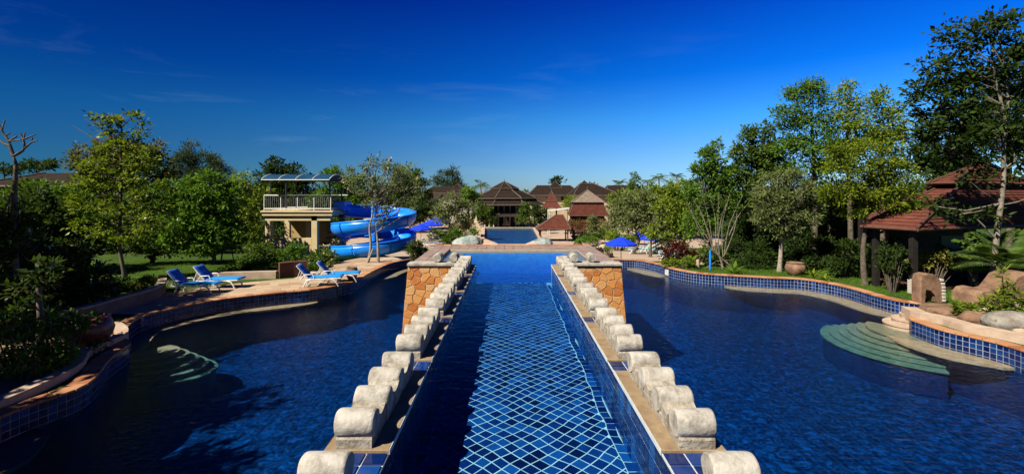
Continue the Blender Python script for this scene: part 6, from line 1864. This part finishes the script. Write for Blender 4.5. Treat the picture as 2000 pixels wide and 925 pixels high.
# distant palms
PF = [frond(2.4, LM['mid'], 12, 0.36, 0.9, 0.6)]
for k, (lab, px, d, py, n) in enumerate((('distant palm rising behind the roofs just left of the hall', 938, 98, 360, 12), ('distant slim palm on the skyline right of the dark evergreen', 1264, 110, 354, 11), ('distant taller palm between the evergreen and the right garden', 1286, 105, 346, 12), ('distant palm nearest to the tall right trees', 1321, 108, 344, 11), ('distant small palm left of the dark evergreen', 1208, 118, 358, 10))):
    g = gz(px, d); h = CZ - (py - VY) * d / F - g.z
    rosette('palm_tree', lab, 'palm', g, PF, n + 4, -15, 60, 20 + k, stem=([(0, 0, 0), (0.2, 0, h * .5), (0.1, 0, h)], .22, .15, M['palebark']), part='frond', sc=(0.75, 1.0))
# lawn grass nobody could count
gx, gy = [], []
for (x0, x1, y0, y1, n) in ((13.5, 19.5, 15.6, 23.5, 16000), (9.5, 14.5, 20.8, 24.5, 8000), (-24, -11.5, 21.8, 31, 26000)):
    gx.append(rng.uniform(x0, x1, n)); gy.append(rng.uniform(y0, y1, n))
gx = np.concatenate(gx); gy = np.concatenate(gy)
ol = [(p.x, p.y) for p in out_loop[::4]]
poly = np.array(ol); ins_ = np.zeros(len(gx), bool); j = len(poly) - 1
for i in range(len(poly)):
    yi, yj = poly[i, 1], poly[j, 1]
    if yi != yj:
        c_ = ((yi > gy) != (yj > gy)) & (gx < (poly[j, 0] - poly[i, 0]) * (gy - yi) / (yj - yi) + poly[i, 0]); ins_ ^= c_
    j = i
keep = ~ins_ & ~((gx > 13) & (gy < 16.6) & (gx < 17.4) & (gy < 15.6))
gx, gy = gx[keep], gy[keep]
gz_ = np.array([terr(a, b) for a, b in zip(gx, gy)])
tag(leaf_object('grass', np.stack([gx, gy, gz_], 1), norm(rng.normal(size=(len(gx), 3)) * [0.5, 0.5, 0.1] + [0, 0, 1]), 0.075, 0.16, LM['bright'], None, (0, 0, 0)), kind='stuff')
# far wood closing the horizon: nobody could count its trees
wb = []
for k in range(150):
    x = -330 + 660 * k / 149 + rnd.uniform(-2, 2); y = 165 + rnd.uniform(-12, 25)
    h = rnd.uniform(2.2, 3.6)
    wb.append(((x, y, -1.6 + h), (4.0, 3.0, h)))
C_, A_, _ = clump_leaves(wb, 1.3, 1.3)
tag(leaf_object('far_wood', C_, A_, 1.3, 0.45, LM['mid'], None, (0, 0, 0)), kind='stuff')
# garden trees left of the frame, whose shade lies over the left planter and pool
def yard_tree(label, x, y, z0, crown, lm, L=0.3, r0=0.2):
    t = thing('shade_tree', label, 'tree', (x, y, 0.44))
    wb = [((x + a, y + b, c), (r, r, r * 0.75)) for a, b, c, r in crown]
    C_, A_, K_ = clump_leaves(wb, L, 1.6)
    leaf_object('crown', C_, A_, L, 0.45, LM[lm], t, (x, y, 0.44))
    mb = MB(); top = crown[-1][2] - 0.44
    mb.tube([(0, 0, -.1), (.15, 0, top * .4), (0, .1, top * .8)], r0, r0 * .5, n=8)
    for k in K_[::4]: mb.tube([(0.08, 0.05, top * .5), Vector(k) - Vector((x, y, .44))], .05, .02, n=4, cap=False)
    mb.build('trunk', M['bark'], t)
yard_tree('tall shade tree standing left of the near end of the left pool', -13.9, 3.6, 0, [(0, 0, 6.4, 1.4), (.5, .4, 7.5, 1.1), (-.6, -.6, 6.9, 1.2)], 'mid')
yard_tree('tall shade tree beside the left planter, beyond the first one', -14.9, 6.4, 0, [(0, 0, 6.4, 1.3), (.5, .3, 7.4, 1.1), (-.5, -.5, 6.8, 1.1)], 'mid')
yard_tree('tall shade tree left of the dark shrubs, cut off by the frame', -20.5, 10.8, 0, [(0, 0, 5.5, 3.0), (1.6, 0, 7.6, 2.4), (-1, 1, 8, 2.4), (0, 0, 9.4, 2.2)], 'dark')
for k, (x, y, lab) in enumerate(((36, 21, 'leafy garden tree right of the pavilion, nearest of the row outside the frame'), (41, 29, 'leafy garden tree right of the pavilion, middle of the row outside the frame'), (38, 39, 'leafy garden tree behind the pavilion, farthest of the row outside the frame'), (-33, 16, 'leafy garden tree on the lawn far left of the loungers, outside the frame'))):
    yard_tree(lab, x, y, 0, [(0, 0, 3.6, 2.8), (1.6, 0.6, 5.2, 2.2), (-1.2, -0.8, 5.0, 2.3), (0.2, 0.4, 6.6, 1.8)], 'mid', 0.34)
